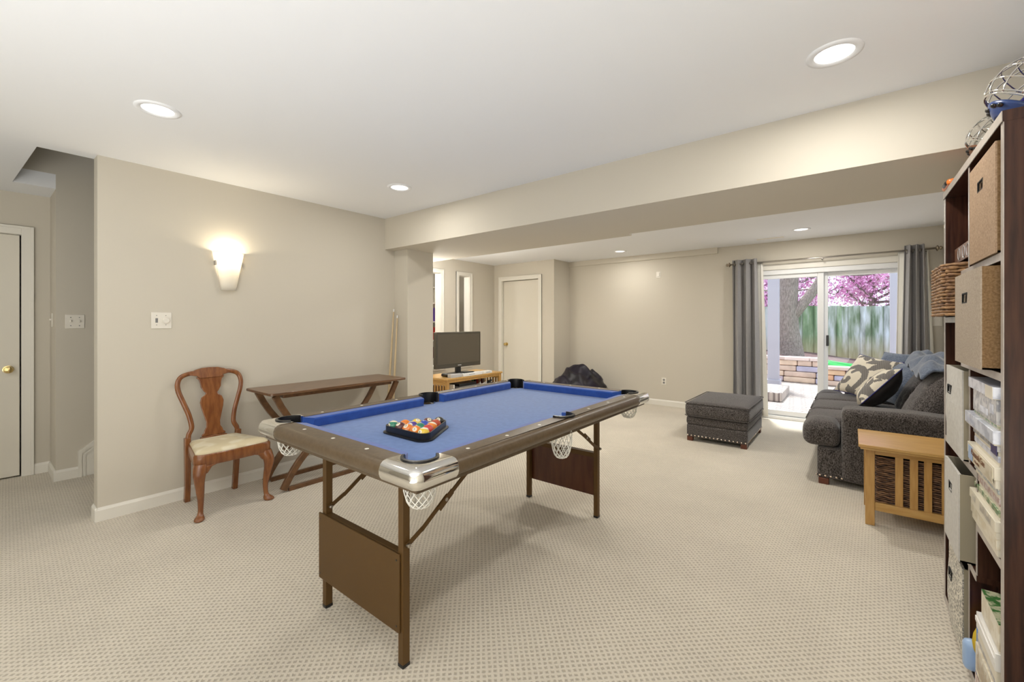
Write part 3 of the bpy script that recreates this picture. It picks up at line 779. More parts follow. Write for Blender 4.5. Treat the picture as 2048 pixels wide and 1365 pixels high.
# rear legs continue below the seat
for s in (-1,1):
    m=MB(); m.loft([[(x+dx,s*y+dy,z) for dx,dy in ((-hx,-hy),(hx,-hy),(hx,hy),(-hx,hy))] for x,y,z,hx,hy in ((-.235,.158,0,.019,.017),(-.215,.160,.15,.018,.017),(-.20,.165,.36,.020,.018),(-.195,.168,SH+.045,.020,.018))])
    m.build('leg','cherry',CHR,bevel=.004)
# stiles with shoulders and crest
st=[(.162,.47),(.158,.50),(.141,.535),(.139,.57),(.153,.645),(.180,.73),(.206,.815),(.209,.872),(.190,.915),(.152,.935),(.112,.942)]
for s in (-1,1):
    path=smooth_path([(backx(z),s*y,z) for y,z in st],4); n=len(path)
    rings=[]
    for i,p in enumerate(path):
        t=(path[min(i+1,n-1)]-path[max(i-1,0)]).normalized(); nx=Vector((1,0,-.17)).normalized(); b=t.cross(nx).normalized()
        wd=.017; hd=.013
        rings.append([p+b*wd*math.cos(2*PI*k/10)*1.0+nx*hd*math.sin(2*PI*k/10) for k in range(10)])
    m=MB(); m.loft(rings); m.build('stile','cherry',CHR,smooth=True,angle=60)
def slab(name,half,th,mat_='cherry',par=CHR,off=0):
    # symmetric outline (y,z) half list, in the inclined back plane
    pts=[(y,z) for y,z in half]+[(-y,z) for y,z in half[::-1]]
    m=MB(); n=len(pts)
    f=[(backx(z)+th/2+off,y,z) for y,z in pts]; b=[(backx(z)-th/2,y,z) for y,z in pts]
    m.add(f+b,[list(range(n)),list(range(n,2*n))[::-1]]+[(i,(i+1)%n,n+(i+1)%n,n+i) for i in range(n)])
    return m.build(name,mat_,par,bevel=.004,seg=2)
crest=[(y,z) for y,z in [(.0,.945)]]
top=[(.150,.948),(.150,.978),(.118,.982),(.100,.992),(.06,1.004),(.0,1.006)]
bot=[(.0,.925),(.075,.925),(.10,.944),(.150,.948)]
slab('crest_rail',[(.0001,.900),(.07,.900),(.090,.918),(.135,.928),(.142,.950),(.112,.956),(.094,.965),(.055,.976),(.0001,.979)],.024)
spl=[(.0001,.468),(.078,.468),(.078,.482),(.064,.492),(.060,.51),(.046,.535),(.046,.57),(.058,.62),(.073,.68),(.078,.72),(.068,.755),(.044,.772),(.038,.785),(.050,.800),(.066,.83),(.070,.86),(.076,.885),(.095,.908),(.0001,.908)]
slab('back_splat',spl,.012)
slab('back_shoe',[(.0001,.44),(.088,.44),(.085,.466),(.0001,.470)],.03)

# ------------------------------------------------------------------ console table
CT=thing('console_table','dark walnut console table with curved crossed legs against the left wall','console table',(-3.625,2.015,0),0)
# local: x across (depth .47), y along (1.25)
top=[]
for cx,cy,a in ((.235,.625,0),(-.235,.625,90),(-.235,-.625,180),(.235,-.625,270)):
    r=.03; ox,oy=cx-math.copysign(r,cx),cy-math.copysign(r,cy)
    top+=[(ox+r*math.cos(R(a+90*k/4)),oy+r*math.sin(R(a+90*k/4))) for k in range(5)]
MB().prism(top,.77,.79,'z').build('tabletop','walnut',CT,bevel=.004)
MB().box(-.165,.165,-.50,.50,.735,.77).build('apron','walnut_leg',CT,bevel=.003)
for x in (-.175,.145):
    # bowl-shaped arc from top corners, sinking to the middle
    def sect(path,w=.045,t=.03):
        m=MB(); n=len(path); rings=[]
        for i,(y,z) in enumerate(path):
            a=Vector(path[max(i-1,0)]); b=Vector(path[min(i+1,n-1)]); d=(b-a).normalized(); nn=Vector((-d.y,d.x))
            rings.append([(x+px,y+nn.x*q,z+nn.y*q) for px,q in ((0,-w/2),(t,-w/2),(t,w/2),(0,w/2))])
        m.loft(rings); return m
    n=24
    up=[(-.56+1.12*k/n, .76-.40*(1-abs(2*k/n-1)**3.0)) for k in range(n+1)]
    sect(up).build('curved_support','walnut_leg',CT,bevel=.003)
    lo=[(-.50+1.0*k/n, .02+.36*(1-abs(2*k/n-1)**2.7)) for k in range(n+1)]
    lo=[(y,max(z,.0)) for y,z in lo]
    sect(lo,.05).build('leg','walnut_leg',CT,bevel=.003)
    MB().box(x+.002,x+.028,-.46,.46,.0,.035).build('foot_rail','walnut_leg',CT,bevel=.003)
MB().box(-.145,.145,-.05,.05,.345,.375).build('stretcher','walnut_leg',CT,bevel=.003)

# pool cues leaning in the corner
for i,(x0,y0,x1,y1,L,lb,mt) in enumerate(((-3.82,2.70,-3.895,2.86,1.47,'pale wooden pool cue leaning in the corner, the taller of two','cue_wood'),(-3.755,2.72,-3.84,2.865,1.40,'pool cue leaning in the corner just right of the taller cue','cue_wood'))):
    t=thing('pool_cue',lb,'pool cue',(x0,y0,0),group='pool cues in the corner')
    a=Vector((0,0,.012)); b=Vector((x1-x0,y1-y0,L)); P=lambda f:a+(b-a)*f
    MB().tube([P(0),P(.35),P(.98)],[.0145,.0125,.0068],14).build('shaft','cue_wood',t,smooth=True,angle=60)
    MB().tube([P(.002),P(.30)],[.0152,.0132],14).build('butt','cue_red',t,smooth=True,angle=60)
    MB().tube([P(.98),P(1.0)],[.0070,.0068],12).build('tip','plastic_white',t,smooth=True,angle=60)

# ------------------------------------------------------------------ TV stand and television
TS=thing('tv_stand','honey oak slatted media stand under the television','tv stand',(-4.62,4.60,0),0)
# local x: front at +.26 ; y -.53..+.65
MB().box(-.30,.27,-.55,.66,.525,.55).build('top','honey_oak',TS,bevel=.003)
for x in (-.27,.21):
    for y in (-.52,.60): MB().box(x,x+.045,y,y+.045,0,.525).build('leg','honey_oak_v',TS,bevel=.002)
for y in (-.515,.61):
    for z0,z1 in ((.45,.525),(.08,.13)): MB().box(-.225,.21,y,y+.03,z0,z1).build('rail','honey_oak',TS)
    for k in range(7):
        x=-.20+k*.058; MB().box(x,x+.024,y+.008,y+.02,.13,.45).build('slat','honey_oak_v',TS)
MB().box(.22,.245,-.475,.60,.485,.525).build('rail','honey_oak',TS)
MB().box(-.26,-.24,-.475,.60,.485,.525).build('rail','honey_oak',TS)
MB().box(-.25,.24,-.50,.62,.09,.11).build('shelf','honey_oak',TS)
MB().box(-.25,.22,-.50,.62,.265,.285).build('shelf','honey_oak',TS)
tv=thing('television','flat black television with a brown-grey blank screen on the oak stand','television',(-4.52,4.455,.55),R(0))
m=MB().box(-.035,.02,-.455,.455,.125,.64).build('bezel','tv_bezel',tv,bevel=.008)
MB().box(.0195,.0215,-.425,.425,.185,.61).build('screen','screen',tv)
MB().box(-.09,-.03,-.25,.25,.2,.55).build('back_housing','plastic_black',tv,bevel=.02)
MB().rbox(-.10,.10,-.26,.26,0,.05,.02,8).build('base','plastic_black',tv,smooth=True)
MB().box(-.03,.0,-.05,.05,.015,.15).build('neck','plastic_black',tv,bevel=.004)
MB().box(.0195,.0225,-.035,.035,.150,.162).build('badge','c_silver',tv)
def mb_thing(name,label,cat,x0,x1,y0,y1,z0,z1,mt,group=None,bevel=.003):
    cx,cy=(x0+x1)/2,(y0+y1)/2
    o=MB().box(x0-cx,x1-cx,y0-cy,y1-cy,0,z1-z0).build(name,mt,None,bevel=bevel,loc=(cx,cy,z0)); tag(o,label,cat,group); return o
o=mb_thing('cable_box','small grey set-top box on the oak stand in front of television','media player',-4.43,-4.36,4.15,4.37,.55,.60,'c_silver')
o=mb_thing('game_console','white flat game console on the oak stand in front of television','game console',-4.44,-4.355,4.39,4.80,.55,.592,'plastic_white')
MB().box(.0425,.0435,-.09,.03,.018,.024).build('logo','plastic_grey',o)
o=mb_thing('game_console','narrow white box at right end of the oak stand top','game console',-4.45,-4.36,4.84,5.02,.55,.588,'plastic_white')
MB().box(.045,.046,-.05,.05,.016,.022).build('logo','plastic_grey',o)
o=mb_thing('remote_control','slim black remote lying on the white console','remote',-4.43,-4.39,4.44,4.64,.592,.606,'plastic_black')
dv=thing('video_recorder','black video recorder with drawer on the stand shelf','video player',(-4.55,4.55,.285))
MB().box(-.14,.17,-.21,.21,.012,.12).build('case','plastic_grey',dv,bevel=.004)
MB().box(.17,.173,-.14,.10,.055,.095).build('tape_door','plastic_black',dv); MB().box(.17,.174,.12,.19,.03,.06).build('display','c_black',dv)
m=MB(); 
for x in (-.1,.12):
    for y in (-.17,.17): m.lathe([(.012,0),(.012,.012)],(x,y,0),10)
m.build('foot','plastic_black',dv)
dv2=mb_thing('disc_player','thin black disc player stacked on the video recorder','disc player',-4.66,-4.41,4.36,4.72,.405,.445,'plastic_black')
tl=mb_thing('game_case','white game case standing at left end of stand shelf','game case',-4.52,-4.38,4.225,4.24,.285,.45,'c_white')
o=mb_thing('storage_box','dark brown box low in the stand behind the side slats','box',-4.80,-4.52,4.13,4.20,.285,.42,'c_brown')
def small(name,lab,cat,x,y,z,sx,sy,sz,mt,grp=None): return mb_thing(name,lab,cat,x-sx/2,x+sx/2,y-sy/2,y+sy/2,z,z+sz,mt,grp,.002)
small('storage_box','white open box of cables at right end of stand shelf','box',-4.46,5.06,.285,.16,.22,.06,'c_white')
small('cartridge','teal cartridge on the white cable box in the stand','cartridge',-4.44,5.03,.345,.05,.10,.028,'c_teal')
bks=['red','white','green','black','red','tan','maroon','white']
for k,c in enumerate(bks):
    small('game_case','%s game case upright at back of stand shelf, %s along the row'%({'red':'red','white':'white','green':'green','black':'black','tan':'tan','maroon':'maroon'}[c],['first','second','third','fourth','fifth','sixth','seventh','last'][k]),'game case',-4.70,4.78+k*.052,.285,.14,.022,.17-(k%3)*.012,'c_'+c,'game cases in the stand')
# tangle of white controllers and cords
m=MB(); random.seed(4)
for k in range(7):
    p=[Vector((-4.44+random.uniform(-.05,.05),4.86+random.uniform(-.06,.10),.30+random.uniform(0,.12))) for _ in range(6)]
    m.tube(smooth_path(p,5),.006,6)
o=m.build('cable_bundle','c_white',None,smooth=True); tag(o,'tangled white controller cables on the stand shelf','cables'); 
m=MB()
for k in range(5):
    p=[Vector((-4.42+random.uniform(-.04,.04),4.98+random.uniform(-.06,.08),.33+random.uniform(0,.11))) for _ in range(6)]
    m.tube(smooth_path(p,5),.008,6)
o=m.build('cable_bundle','c_black',None,smooth=True); tag(o,'tangled black controllers and cords right of white cables','cables')

# utility room shelf seen through first pass-through
US=thing('utility_shelf','white shelf unit with stored goods beyond the first pass-through','shelf',(-6.35,5.25,0))
for y in (-.45,.45): MB().box(-.2,.2,y-.01,y+.01,0,2.0).build('side_panel','trim_white',US)
for z in (.3,.65,1.0,1.35,1.7,2.0): MB().box(-.2,.2,-.44,.44,z-.02,z).build('shelf','trim_white',US)
random.seed(11); cols=['red','tan','brown','maroon','white','purple','orange','lilac']; k=0
for z in (.65,1.0,1.35):
    for j in range(5):
        h=.16+.12*random.random(); c=cols[k%8]; k+=1
        mb_thing('storage_box','%s box on utility shelf, row at height %s, seen through pass-through slot %d'%(c,{.65:'low',1.0:'middle',1.35:'high'}[z],j+1),'box',-6.5,-6.2,4.83+j*.175,4.83+j*.175+.14,z+.001,z+h,'c_'+c,'stored goods on utility shelf')

# ------------------------------------------------------------------ bean bag
def bb_fn(p,u,v,w):
    n=noise.noise(Vector((u*1.7,v*1.7,w*1.7))*1.2); n2=noise.noise(Vector((u*4,v*4,w*5+3)))
    q=p*(1+.10*n+.035*n2)
    q.z = q.z*(1-.18*max(0,u*.6)) 
    return q
bg_=thing('bean_bag','crumpled dark purple-black bean bag in the far corner by closet','bean bag',(-3.53,6.26,0),R(20))
m=MB(); vs=[];fs=[];N=64;K=40
for k in range(K+1):
    th=PI*.5*k/K*1.25
    for i in range(N):
        a=2*PI*i/N
        r=.53; x=r*math.sin(min(th,PI*.5))*math.cos(a); y=r*.85*math.sin(min(th,PI*.5))*math.sin(a)
        z=.56*math.cos(th)**.75 if th<PI/2 else 0
        if th>=PI/2: f=1-(th-PI/2)/(PI*.125)*.1; x*=f;y*=f; z=0
        nn=noise.noise(Vector((x*4,y*4,z*4))); rd=1+.10*nn
        fold=.06*abs(math.sin(a*3+z*9+5*nn))**.6*(math.sin(th)) + .05*noise.noise(Vector((x*11,y*11,z*11)))
        hump=.06*math.exp(-((x+.14)**2+(y)**2)/.010)+.065*math.exp(-((x-.06)**2+(y)**2)/.015)+.03*math.sin(x*23+y*17+4*nn)*math.cos(min(th,PI/2))
        vs.append((x*(rd-fold),y*(rd-fold),max(0,z*rd+hump-(.05*abs(math.sin(a*3+1)) *math.sin(th)*math.cos(min(th,PI/2))))))
for k in range(K):
    for i in range(N): fs.append((k*N+i,(k+1)*N+i,(k+1)*N+(i+1)%N,k*N+(i+1)%N))
m.add(vs,fs); m.build('bag','bean_nylon',bg_,smooth=True)
m=MB(); m.tube(smooth_path([(-.42,-.12,.14),(-.2,-.3,.30),(0,-.28,.42),(.2,-.3,.28),(.38,-.15,.12)],6),.006,6); m.build('seam_piping','bean_nylon',bg_,smooth=True)
# ------------------------------------------------------------------ ottoman
OT=thing('ottoman','charcoal tweed ottoman with brass nailhead trim and wooden feet','ottoman',(-1.155,5.48,0),0)
def crown(h): 
    def fn(p,u,v,w):
        q=Vector(p)
        if w>0: q.z+= h*(1-min(1,u*u))*(1-min(1,v*v))*max(0,w)
        return q
    return fn
def soft(h,side=.0,seed=0,amp=.008):
    def fn(p,u,v,w):
        q=Vector(p); k=(1-min(1,u*u))*(1-min(1,v*v))
        q.z+= h*k*max(0,w)
        q.x+=side*u*(1-w*w)*(1-min(1,v*v)*.6); q.y+=side*v*(1-w*w)*(1-min(1,u*u)*.6)
        n=noise.noise(Vector((u*2+seed,v*2,w)))
        return q*(1+amp*n*2)
    return fn
MB().rbox(-.315,.315,-.48,.48,.265,.435,.045,18,soft(.028,.014,1,.004)).build('cushion','sofa_fabric',OT,smooth=True)
MB().rbox(-.305,.305,-.468,.468,.185,.275,.02,12,soft(0,.006,2,.002)).build('upper_band','sofa_fabric',OT,smooth=True)
MB().rbox(-.305,.305,-.468,.468,.045,.190,.018,12).build('base','sofa_fabric',OT,smooth=True)
m=MB()
for z in (.425,.285):
    pts=[(x,y,z) for x,y in ((-.300,-.484),(.300,-.484),(.321,-.46),(.321,.46),(.300,.484),(-.300,.484),(-.321,.46),(-.321,-.46))]
    m.tube(pts,.005,6,True)
m.build('piping','sofa_fabric',OT,smooth=True)
for x in (-.27,.27):
    for y in (-.43,.43): MB().box(x-.03,x+.03,y-.03,y+.03,0,.05).build('foot','foot_wood',OT,bevel=.004)
nh=None
def nails(par,pts,r=.0085):
    global nh
    for (x,y,z),ax in pts:
        if nh is None:
            nh=MB().ell((0,0,0),(r,r,r*.55),12,6).build('nailhead','nailhead',par,smooth=True); o=nh
        else: o=nh.copy(); C.collection.objects.link(o); o.parent=par
        o.location=(x,y,z); o.rotation_euler=(R(90),0,0) if ax=='y' else (0,R(90),0)
nails(OT,[((-.29+.58*k/15,-.469,.065),'y') for k in range(16)]+[((.306,-.445+.89*k/19,.065),'x') for k in range(20)])

# ------------------------------------------------------------------ sofa
SF=thing('sofa','charcoal tweed sofa with rolled track arms along the right wall','sofa',(0,0,0))
# built in room coordinates
MB().rbox(-.225,.80,4.350,6.545,.045,.30,.02,14).build('base','sofa_fabric',SF,smooth=True)
def armfn(p,u,v,w):
    q=Vector(p)
    if w>.2: q.y*= (1+.10*min(1,(w-.2)*1.5)); 
    if w>.5 and u<-.2: q.z-=.0
    q.z+= .012*w*(1-u*u) - .018*max(0,u)*max(0,w)
    return q
for a,b in ((4.325,4.565),(6.33,6.57)):
    MB().rbox(-.065,.79,a,b,.048,.632,.045,18,armfn).build('arm','sofa_fabric',SF,smooth=True)
MB().rbox(.58,.805,4.50,6.40,.25,.86,.07,16,soft(.02,.01,3)).build('back_frame','sofa_fabric',SF,smooth=True)
def scfn(seed):
    def fn(p,u,v,w):
        q=Vector(p); q.z+=.030*(1-u*u)*(1-v*v)*max(0,w); 
        if u<-.3: q.x-=.02*(1-v*v)*(1-w*w)
        return q*(1+.006*noise.noise(Vector((u*2+seed,v*2,w*2))))
    return fn
for i,(a,b) in enumerate(((4.575,5.13),(5.135,5.755),(5.76,6.325))):
    c=MB().rbox(-.315,.62,a,b,.30,.495,.055,18,scfn(i)).build('seat_cushion','sofa_fabric',SF,smooth=True)
    if i!=1: # T part in front of the arm
        y0,y1=(4.345,4.70) if i==0 else (6.20,6.555)
        MB().rbox(-.315,-.075,y0,y1,.302,.493,.055,16,scfn(i+5)).build('seat_cushion_wing','sofa_fabric',c,smooth=True)
    m=MB(); m.tube([(-.318,a+.05,.478),(-.318,b-.05,.478)],.005,6); m.build('piping','sofa_fabric',c,smooth=True)
def bcfn(seed,amp):
    def fn(p,u,v,w):
        q=Vector(p)
        q.x+= .12*w
        q.x-= .045*(1-v*v)*(1-w*w)*(1 if u<0 else 0)
        q.z-= .05*abs(v)**3*max(0,w)
        q+= Vector((1,0,1))*amp*(abs(noise.noise(Vector((u*2.2+seed,v*3.1,w*2.8))))-.15)
        return q
    return fn
for i,(a,b) in enumerate(((4.60,5.15),(5.17,5.74),(5.76,6.30))):
    MB().rbox(.43,.67,a,b,.47,.945,.10,22,bcfn(i*3.3,.05)).build('back_cushion','sofa_fabric',SF,smooth=True)
for x,y in ((-.18,4.375),(.74,4.375),(-.18,6.52),(.74,6.52)): MB().box(x-.035,x+.035,y-.03,y+.03,0,.05).build('foot','foot_wood',SF,bevel=.004)
nails(SF,[((-.205+.036*k,4.347,.07),'y') for k in range(5)]+[((-.227,4.37+.11*k,.065),'x') for k in range(20)])
# crumpled throw over the back
m=MB(); N=60; Mx=26; vs=[];fs=[]
for i in range(N+1):
    for j in range(Mx+1):
        y=4.66+1.60*i/N; t=j/Mx
        x=.42+.37*t; z=.99-.05*abs(2*t-1)**2.2 - (.07*(1-t*5)**1.3 if t<.2 else 0)
        w1=.022*math.sin(y*16+t*5+2*noise.noise(Vector((y*2,t*3,0))))+.022*math.sin(y*7-t*9)
        z+= w1+.03*noise.noise(Vector((y*5,t*6,4)))+ .03*math.sin((y-4.66)/1.6*PI)
        vs.append((x,y,z))
for i in range(N):
    for j in range(Mx):
        a=i*(Mx+1)+j; fs.append((a,a+1,a+Mx+2,a+Mx+1))
m.add(vs,fs); th=m.build('throw_blanket','throw_blue',None,smooth=True); tag(th,'rumpled blue-grey throw spread over the sofa back','throw')
s_=th.modifiers.new('s','SOLIDIFY'); s_.thickness=.025
th.modifiers.new('ss','SUBSURF').render_levels=1

# ------------------------------------------------------------------ throw pillows
def seg_d(p,a,b):
    ax,ay=a;bx,by=b;px,py=p; dx,dy=bx-ax,by-ay; L=dx*dx+dy*dy
    t=max(0,min(1,((px-ax)*dx+(py-ay)*dy)/L)) if L>0 else 0
    return math.hypot(px-ax-t*dx,py-ay-t*dy),t
SCROLL=[(-.02,-.77,.10),(.12,-.52,.12),(.20,-.18,.13),(.10,.06,.14),(-.15,.22,.14),(-.48,.27,.11),(-.76,.14,.09),(-.92,-.14,.08),(-.88,-.42,.08),(-.68,-.58,.085),(-.52,-.52,.10),(-.47,-.38,.13)]
BULB=[(-.12,.20,.12),(-.35,.10,.10),(-.45,-.03,.09)]
LEAVES=[[(-.85,.78,.03),(-.70,.88,.10),(-.5,.96,.08)],[(-.5,.98,.06),(-.38,.84,.15),(-.28,.74,.10)],[(-.2,.9,.05),(-.05,.8,.06)],
        [(-.15,.55,.04),(.05,.66,.14),(.3,.70,.12),(.42,.9,.15)],[(.12,.22,.04),(.3,.38,.15),(.5,.56,.15),(.7,.6,.13),(.9,.42,.05)],[(.5,.95,.12),(.6,.7,.1)],
        [(.8,.95,.04),(.92,.8,.09),(.9,.65,.04)],[(-.95,-.62,.04),(-.82,-.72,.10),(-.72,-.95,.05)],[(-.3,-.68,.04),(-.22,-.86,.16),(-.05,-.92,.12),(.1,-.84,.04)],
        [(.45,-.1,.05),(.6,-.3,.15),(.8,-.45,.12)],[(.5,-.7,.1),(.7,-.8,.14)],[(-.95,.35,.06),(-.98,.1,.05)]]
def motif(u,v,flip=False):
    if flip: u,v=-v,u
    for L in [SCROLL,BULB]+LEAVES:
        for k in range(len(L)-1):
            d,t=seg_d((u,v),L[k][:2],L[k+1][:2])
            if d<L[k][2]+(L[k+1][2]-L[k][2])*t: return True
    return False
def pillow(label,loc,Z,X,size,th,pat,flip=False,front='pillow_cream',back='pillow_dark',seed=0):
    t=thing('throw_pillow',label,'pillow',loc)
    Zv=Vector(Z).normalized(); Xv=Vector(X); Xv=(Xv-Zv*Xv.dot(Zv)).normalized(); Yv=Zv.cross(Xv)
    T=Matrix((Xv,Yv,Zv)).transposed()
    N=84 if pat else 36; h=size/2
    def P(u,v,s):
        e=max(0,(1-abs(u)**2.6)*(1-abs(v)**2.6))**.55
        pin=1-.07*(1-abs(v)**2)*abs(u)**3 ; pin2=1-.07*(1-abs(u)**2)*abs(v)**3
        wz=.012*noise.noise(Vector((u*2+seed,v*2,s)))*e
        return T@Vector((u*h*pin,v*h*pin2,s*th/2*e+wz))
    for s,nm in ((1,'front_cover'),(-1,'back_cover')):
        m=MB(); vs=[P(-1+2*i/N,-1+2*j/N,s) for i in range(N+1) for j in range(N+1)]; m.v=vs
        for i in range(N):
            for j in range(N):
                a=i*(N+1)+j; m.f.append([a,a+N+1,a+N+2,a+1] if s>0 else [a,a+1,a+N+2,a+N+1])
                m.mi.append(1 if (pat and s>0 and motif(-1+2*(i+.5)/N,-1+2*(j+.5)/N,flip)) else 0)
        m.build(nm,[front if s>0 else back,'pillow_motif'],t,smooth=True,fixn=False)
    k=24; loop=[P(-1+2*i/k,-1,1) for i in range(k)]+[P(1,-1+2*i/k,1) for i in range(k)]+[P(1-2*i/k,1,1) for i in range(k)]+[P(-1,1-2*i/k,1) for i in range(k)]
    MB().tube(loop,.005,6,True).build('piping','c_navy' if back=='pillow_dark' else front,t,smooth=True)
    return t
pillow('cream pillow with a large dark scroll facing the room on sofa',(.13,6.02,.735),(-.55,-.61,.57),(.69,-.72,-.10),.50,.15,True)
pillow('cream scroll pillow seen edge-on with dark back, nearer the sofa arm',(.20,5.30,.70),(-.76,.10,.62),(.25,-.95,.05),.44,.21,True,True,seed=3)
pillow('plain blue-grey pillow wedged between the two scroll pillows',(.38,5.75,.72),(-.75,-.35,.55),(.4,-.9,.0),.46,.16,False,front='throw_blue',back='throw_blue',seed=5)
pillow('plain dark blue pillow peeking above the scroll pillow',(.36,6.15,.82),(-.6,-.6,.5),(.7,-.7,0),.40,.14,False,front='throw_blue',back='throw_blue',seed=8)

# ------------------------------------------------------------------ end table and basket under it
ET=thing('end_table','honey oak end table with slatted side beside the sofa arm','end table',(0,0,0))
m=MB(); m.box(.035,.66,3.595,4.115,.512,.532); m.build('tabletop','honey_oak',ET,bevel=.004)
MB().box(.045,.65,3.605,4.105,.498,.512).build('top_moulding','honey_oak',ET,bevel=.003)
for x in (.070,.575):
    for y in (3.65,4.025): MB().box(x,x+.048,y,y+.048,0,.50).build('leg','honey_oak_v',ET,bevel=.003)
for y in (3.662,4.035):
    MB().box(.118,.575,y,y+.025,.462,.50).build('rail','honey_oak',ET,bevel=.002); MB().box(.118,.575,y,y+.025,.098,.150).build('rail','honey_oak',ET,bevel=.002)
for x in (.08,.59): MB().box(x,x+.025,3.698,4.025,.455,.50).build('rail','honey_oak',ET,bevel=.002); 
MB().box(.095,.60,3.69,4.03,.10,.116).build('shelf','honey_oak',ET)
for a,b in ((.218,.256),(.287,.325),(.352,.388),(.43,.468)):
    MB().box(a,b,3.668,3.680,.150,.462).build('slat','honey_oak_v',ET,bevel=.001)
def woven(name,x0,x1,y0,y1,z0,z1,mt,label,cat='basket',rows=14,r=None,parts=True,wob=.15):
    t=thing(name,label,cat,((x0+x1)/2,(y0+y1)/2,z0)); hx,hy=(x1-x0)/2,(y1-y0)/2; H=z1-z0; r=r or H/rows/1.9
    m=MB(); random.seed(len(label))
    for k in range(rows):
        z=H*(k+.5)/rows; pts=[]; n=26
        for ex in range(4):
            for q in range(n):
                f=q/n
                p={0:(-hx+2*hx*f,-hy),1:(hx,-hy+2*hy*f),2:(hx-2*hx*f,hy),3:(-hx,hy-2*hy*f)}[ex]
                cx=max(-hx+.03,min(hx-.03,p[0])); cy=max(-hy+.03,min(hy-.03,p[1])); d=Vector((p[0]-cx,p[1]-cy)); 
                if d.length>.03: d=d.normalized()*.03
                o=r*.6*math.sin((q+ (k%2)*1.5)*PI/1.5*.66)
                pts.append((cx+d.x*(1+o/.03),cy+d.y*(1+o/.03),z+random.uniform(-wob,wob)*r))
        m.tube(pts,[r*random.uniform(.75,1.1) for _ in pts],5,True)
    m.build('woven_body',mt,t,smooth=True)
    MB().box(-hx+.02,hx-.02,-hy+.02,hy-.02,.004,.012).box(-hx+.012,-hx+.018,-hy+.02,hy-.02,.0,H-.01).box(hx-.018,hx-.012,-hy+.02,hy-.02,.0,H-.01).box(-hx+.02,hx-.02,-hy+.012,-hy+.018,.0,H-.01).box(-hx+.02,hx-.02,hy-.018,hy-.012,0,H-.01).build('lining','interior_dark',t)
    return t
woven('wicker_basket',.125,.565,3.70,4.02,.118,.445,'wicker_dark','dark wicker basket inside the slatted end table',rows=26)

# ------------------------------------------------------------------ bookcase
BX0,BX1=.347,.735
BK=thing('bookcase','tall espresso bookcase with staggered cubbies against the right wall','bookcase',(0,0,0))
YN,YF=1.872,2.895; ZTP=1.94; t_=.028
def panel(name,x0,x1,y0,y1,z0,z1,edge=True):
    # dark board with a pale front edge
    p=MB().box(x0+.002,x1,y0,y1,z0,z1).build(name,'espresso',BK)
    MB().box(x0,x0+.0022,y0+.001,y1-.001,z0+.001,z1-.001).build('edge_band','espresso_edge',p,label='pale front edge')
    return p
panel('side_panel',BX0,BX1,YN,YN+t_,0,ZTP-.03); panel('side_panel',BX0,BX1,YF-t_,YF,0,ZTP-.03)
panel('top_board',BX0-.004,BX1,YN-.002,YF+.002,ZTP-.032,ZTP)
panel('bottom_board',BX0,BX1,YN+t_,YF-t_,.0,.032)
MB().box(BX1-.008,BX1-.001,YN+t_,YF-t_,.032,ZTP-.032).build('back_panel','interior_dark',BK)
d_=.016
def div(yc,z0,z1): panel('divider',BX0,BX1-.01,yc-d_/2,yc+d_/2,z0,z1)
def shelf(y0,y1,zc,h=.026): panel('shelf',BX0,BX1-.01,y0,y1,zc-h/2,zc+h/2)
div(2.345,1.53,ZTP-.032); div(2.484,1.17,1.505); div(2.335,.793,1.145); div(2.218,.425,.765); div(2.345,.032,.40)
shelf(YN+t_,2.476+.016,1.518); shelf(2.492,YF-t_,1.334); shelf(YN+t_,2.476+.016,1.158); shelf(2.21,YF-t_,.779); shelf(YN+t_,2.210,.600); shelf(2.226,YF-t_,.411)
